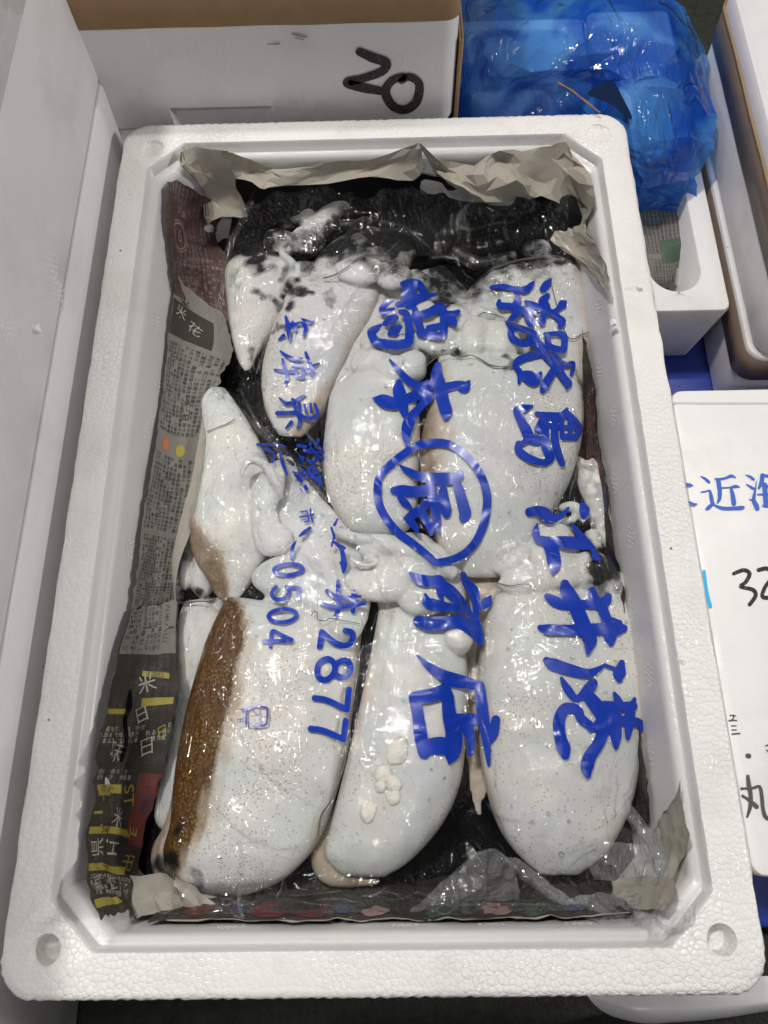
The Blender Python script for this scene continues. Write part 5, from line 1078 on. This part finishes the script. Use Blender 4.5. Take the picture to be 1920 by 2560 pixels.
flap([[(1556, 1990, -.048), (1562, 2000, -.044), (1572, 2005, -.042)], [(1575, 2060, -.044), (1595, 2070, -.036), (1615, 2060, -.040)], [(1610, 2130, -.042), (1640, 2130, -.034), (1655, 2120, -.040)], [(1640, 2190, -.044), (1655, 2190, -.038), (1672, 2180, -.044)], [(1652, 2225, -.050), (1658, 2225, -.048), (1668, 2220, -.05)]], 53)
flap([[(1430, 2250, -.044), (1470, 2235, -.036), (1520, 2230, -.040), (1600, 2240, -.040), (1680, 2250, -.034), (1740, 2262, -.016)], [(1450, 2290, -.038), (1500, 2280, -.028), (1560, 2285, -.032), (1620, 2290, -.030), (1690, 2290, -.022), (1740, 2285, -.008)],
      [(1470, 2330, -.028), (1520, 2330, -.022), (1580, 2325, -.022), (1640, 2320, -.018), (1690, 2325, -.010), (1720, 2320, -.002)], [(1490, 2355, -.020), (1540, 2360, -.012), (1590, 2358, -.010), (1630, 2362, -.004), (1670, 2355, -.001), (1690, 2345, .001)]], 54, .003, .0030, 55)
flap([[(1480, 2100, -.050), (1530, 2105, -.044), (1580, 2110, -.046), (1640, 2120, -.044)], [(1470, 2160, -.050), (1540, 2150, -.042), (1590, 2160, -.044), (1660, 2180, -.044)], [(1490, 2200, -.050), (1540, 2205, -.044), (1600, 2210, -.046), (1660, 2220, -.046)]], 55, .002, .0018)
flap([[(800, 2370, -.030), (830, 2330, -.036), (860, 2290, -.048)], [(870, 2374, -.026), (900, 2345, -.034), (940, 2310, -.046)], [(960, 2372, -.028), (980, 2350, -.034), (1000, 2335, -.04)]], 56, .001, .001)
flap([[(1000, 470, -.052), (1110, 450, -.044), (1250, 445, -.038), (1380, 432, -.032), (1430, 440, -.034)], [(1080, 510, -.060), (1160, 495, -.052), (1260, 480, -.046), (1370, 480, -.042), (1430, 500, -.042)], [(1140, 545, -.066), (1200, 540, -.060), (1280, 540, -.056), (1360, 530, -.052), (1415, 560, -.05)]], 57, .002, .0030, 60, 'film')
flap([[(560, 700, -.062), (555, 760, -.060), (548, 830, -.062)], [(600, 560, -.060), (560, 680, -.054), (535, 800, -.056)], [(650, 450, -.056), (610, 520, -.050), (580, 600, -.054)]], 58, .001, .0008, 60, 'film')

# fine black thread-like scratches of ink and hairs on the film near the two collars
V, F = stroke_mesh([[(290, 1360, 5), (310, 1330, 6), (335, 1345, 6), (340, 1390, 6), (400, 1395, 6), (430, 1380, 5), (510, 1395, 5), (650, 1420, 4)]], ZH, mp, 2., base=.0007); mesh_obj('thread', V, F, M['black'], bag)
M['grime'] = mat_plain('dark_grime', (.10, .085, .07), .4, .5, 120)
for fr_, st_ in ((ZA, [(420, 1440, 7), (490, 1385, 9), (560, 1370, 6), (640, 1385, 9), (700, 1378, 6), (760, 1405, 8), (820, 1440, 10), (900, 1450, 5), (985, 1452, 9)]), (ZA, [(740, 1130, 5), (790, 1110, 7), (900, 1140, 5)]), (ZE, [(385, 495, 7), (440, 470, 5), (520, 440, 7), (570, 410, 5)]),
                 (ZE, [(180, 1672, 9), (240, 1680, 14), (320, 1668, 8), (430, 1672, 10)]), (ZA, [(1190, 890, 5), (1300, 1250, 6), (1400, 1245, 8), (1440, 1230, 5)]), (ZI, [(20, 1490, 10), (140, 1520, 8), (280, 1500, 6), (380, 1530, 9)]), (ZA, [(850, 830, 12), (960, 790, 9), (1060, 770, 14), (1160, 760, 8)]), (ZG, [(1410, 1400, 9), (1430, 1280, 11), (1490, 1180, 9), (1560, 1000, 8), (1600, 800, 6)]), (ZD, [(1150, 950, 10), (1220, 930, 8), (1300, 880, 6), (1420, 800, 8), (1560, 800, 6)])):
    V, F = stroke_mesh([st_], fr_, mp, 2., base=.0002); mesh_obj('grime_line', V, F, M['grime'], bag)

# water drops on the film and the foam
bmD = bmesh.new(); bmesh.ops.create_icosphere(bmD, subdivisions=2, radius=1.)
dV = [tuple(v.co) for v in bmD.verts]; dF = [tuple(x.index for x in f.verts) for f in bmD.faces]; bmD.free()
k = NT('water'); tr = k.n('BsdfTransparent', i_Color=(.97, .98, 1, 1)).outputs[0]; gl = k.n('BsdfGlossy', i_Roughness=.03).outputs[0]
M['water'] = k.finish(k.n('MixShader', i_0=k.math('ADD', k.n('Fresnel', i_IOR=1.33).outputs[0], .03), i_1=tr, i_2=gl).outputs[0])
random.seed(5); V = []; F = []
def drop(p, r, fl=.5, nrm=None):
    b = len(V); sx = random.uniform(.8, 1.3)
    for x, y, z in dV: V.append((p[0] + x * r * sx, p[1] + y * r, p[2] + z * r * fl))
    F.extend(tuple(b + i for i in f) for f in dF)
for _ in range(360):
    u, v = random.uniform(470, 1600), random.uniform(470, 2290)
    p = on_film(u, v, .0004); drop(p, abs(random.gauss(0, .00042)) + .0002, .5)
for c_, r_ in (((1405, 1355), .0022), ((1093, 752), .0019), ((1090, 930), .0016), ((1010, 905), .0015)): drop(on_film(*c_, .0004), r_, .4)
tag(mesh_obj('water_drops', V, F, M['water']), 'clear water beads scattered over the plastic film', 'water drops', None, 'stuff')

# ------------------------------------------------------------------ blue bag in the rear right box
def mat_bluebag():
    k = NT('blue_polythene'); g = k.n('NewGeometry').outputs['Position']
    st = k.n('Mapping', i_Rotation=(0, 0, .8), i_Scale=(1., .3, 1.), i_Vector=g).outputs[0]
    r1 = k.math('ABSOLUTE', k.math('SUBTRACT', k.noise(34, 3, st, .5, .8), .5)); ridge = k.ramp(r1, [(0, 1), (.09, 0)])
    vA = k.n('TexVoronoi', feature='F1', i_Scale=24., i_Vector=st).outputs[0]; vB = k.n('TexVoronoi', feature='F1', i_Scale=60., i_Vector=g).outputs[0]
    h = k.math('ADD', k.math('MULTIPLY', ridge, .5), k.math('ADD', k.math('MULTIPLY', vB, .5), k.math('MULTIPLY', k.noise(110, 3, g), .35)))
    nb = k.bump(h, .6, .0045)
    lay = k.ramp(k.noise(11, 3, g, .5, 1.2), [(.40, 0), (.56, 1)])
    c = k.mix(lay, (.008, .10, .58), (.08, .33, .88))
    df = k.n('BsdfDiffuse', i_Color=c, i_Normal=nb).outputs[0]; tl = k.n('BsdfTranslucent', i_Color=c, i_Normal=nb).outputs[0]
    tr = k.n('BsdfTransparent', i_Color=(.30, .58, .97, 1)).outputs[0]
    a = k.n('MixShader', i_0=.4, i_1=df, i_2=tl).outputs[0]
    a = k.n('MixShader', i_0=k.math('ADD', k.math('MULTIPLY', lay, .20), .15), i_1=a, i_2=tr).outputs[0]
    gl = k.n('BsdfGlossy', i_Roughness=.10, i_Normal=nb).outputs[0]
    return k.finish(k.n('MixShader', i_0=k.fres(nb, .045), i_1=a, i_2=gl).outputs[0])
M['bluebag'] = mat_bluebag()
bb = empty('blue_bag', (.14, .3, -.06), 'crumpled translucent blue plastic bag draped over the rear right foam box', 'plastic bag')
def bsheet(rows, seed, name='bag_panel', cr=.003, fr=19, sharp=.013): return sheet(name, rows, M['bluebag'], bb, cr, fr, .0022, seed, 0, sharp, False, .38, .0125)
bsheet([[(1120, -60, -.03), (1250, -40, -.01), (1400, -50, 0), (1560, -30, 0), (1690, 15, -.01), (1730, 50, -.03)],
        [(1120, 60, -.03), (1230, 70, .0), (1380, 60, .012), (1540, 60, .012), (1690, 90, .004), (1762, 120, -.026)],
        [(1120, 160, -.035), (1220, 160, -.004), (1330, 170, .004), (1470, 175, -.01), (1660, 190, .006), (1782, 230, -.024)],
        [(1120, 240, -.045), (1220, 230, -.02), (1320, 215, -.026), (1450, 215, -.036), (1600, 260, .0), (1788, 320, -.024)],
        [(1120, 320, -.07), (1230, 310, -.05), (1330, 290, -.05), (1450, 280, -.045), (1600, 340, -.004), (1782, 375, -.03)],
        [(1200, 400, -.09), (1300, 380, -.07), (1400, 360, -.06), (1500, 360, -.04), (1610, 400, -.016), (1756, 420, -.04)],
        [(1350, 470, -.09), (1420, 460, -.08), (1500, 450, -.06), (1570, 460, -.05), (1650, 460, -.04), (1735, 440, -.048)]], 61)
bsheet([[(1500, 440, -.05), (1600, 440, -.045), (1680, 450, -.045), (1738, 445, -.05)], [(1520, 500, -.075), (1600, 500, -.072), (1690, 505, -.07), (1742, 500, -.062)], [(1560, 620, -.10), (1640, 620, -.10), (1700, 620, -.095), (1728, 610, -.075)], [(1600, 760, -.112), (1650, 755, -.112), (1690, 745, -.108), (1712, 730, -.10)]], 62, 'bag_panel', .002, 30, .005)
# dark patch painted for the shade inside the bag's mouth, with a pale flap and brown cord
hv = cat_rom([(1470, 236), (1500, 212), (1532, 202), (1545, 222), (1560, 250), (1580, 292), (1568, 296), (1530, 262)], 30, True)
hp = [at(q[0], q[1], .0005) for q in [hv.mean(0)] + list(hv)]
M['mouth_shade'] = mat_plain('painted_bag_shade', (.003, .014, .05), .3, .3)
mesh_obj('mouth', hp, [(0, 1 + i, 1 + (i + 1) % 30) for i in range(30)], M['mouth_shade'], bb)
M['cord'] = mat_plain('brown_string', (.22, .12, .07), .5, .2)
cv_ = cat_rom([[*at(u, v, z), 0] for u, v, z in ((1395, 208, .006), (1425, 224, .006), (1458, 249, .006), (1500, 282, .004))], 20)[:, :3]
V = []; n = 6
for i, c_ in enumerate(cv_):
    t = Vector(cv_[min(i + 1, 19)] - cv_[max(i - 1, 0)]).normalized(); a = t.cross(Vector((0, 0, 1))).normalized(); b = a.cross(t)
    for j in range(n): V.append(Vector(c_) + (a * math.cos(j * math.pi / 3) + b * math.sin(j * math.pi / 3)) * .0008 * (1 + .3 * math.sin(i)))
co = mesh_obj('string', V, [(i * n + j, i * n + (j + 1) % n, (i + 1) * n + (j + 1) % n, (i + 1) * n + j) for i in range(19) for j in range(n)], M['cord'])
tag(co, 'brown string lying across the mouth of the blue bag', 'string')
# newspaper in that box
sB = sheet('newspaper', [[(1590, 492, -.078), (1650, 498, -.076), (1728, 488, -.075)], [(1595, 560, -.082), (1660, 560, -.078), (1726, 555, -.078)], [(1610, 620, -.084), (1670, 620, -.080), (1730, 615, -.082)], [(1625, 690, -.090), (1675, 690, -.086), (1712, 670, -.088)], [(1630, 720, -.096), (1670, 718, -.094), (1700, 715, -.096)]], M['news_dense'], None, .0025, 40, .0025, 71, .4, .001, False)
tag(sB[0], 'grey crumpled newspaper with a greenish picture in the small open box', 'newspaper')
sheet_block(sB, [(.35, .42, .85, .62)], M['green'], 'picture'); sheet_block(sB, [(.72, .70, .93, .96)], M['news_plain'], 'folded_margin')
sheet_text(sB, [('三日', .4, .82, .011, 0)], M['navy'], 'headline')

# ------------------------------------------------------------------ white tray and clear scrap on the floor at the near edge
sT = sheet('plastic_tray', [[(1440, 2440, -.10), (1600, 2440, -.10), (1760, 2440, -.10), (1930, 2440, -.10), (2040, 2440, -.10)], [(1470, 2492, -.10), (1600, 2500, -.096), (1760, 2500, -.096), (1930, 2490, -.096), (2040, 2480, -.10)], [(1498, 2522, -.104), (1600, 2540, -.098), (1770, 2532, -.098), (1930, 2514, -.098), (2040, 2500, -.104)], [(1540, 2543, -.115), (1620, 2558, -.112), (1760, 2550, -.112), (1930, 2528, -.112), (2040, 2512, -.115)], [(1545, 2530, -.149), (1620, 2545, -.149), (1760, 2538, -.149), (1930, 2518, -.149), (2040, 2505, -.149)]], None, None, .0004, 30, .004, 81, 0, 0, False)
M['tray'] = mat_plain('white_plastic', (.74, .73, .76), .3, .05, 20, .1, 120); sT[0].data.materials.append(M['tray'])
tag(sT[0], 'white rounded plastic tray lying on the floor under the near right corner', 'tray')
sC = sheet('film_scrap', [[(-60, 2440, -.14), (40, 2450, -.135), (130, 2470, -.14)], [(-60, 2510, -.135), (50, 2510, -.125), (120, 2520, -.138)], [(-60, 2580, -.14), (40, 2590, -.135), (110, 2600, -.14)]], M['flap'], None, .006, 40, .003, 83, 0, .006, False)
tag(sC[0], 'crumpled clear plastic scrap on the dark floor at the near left', 'plastic scrap')
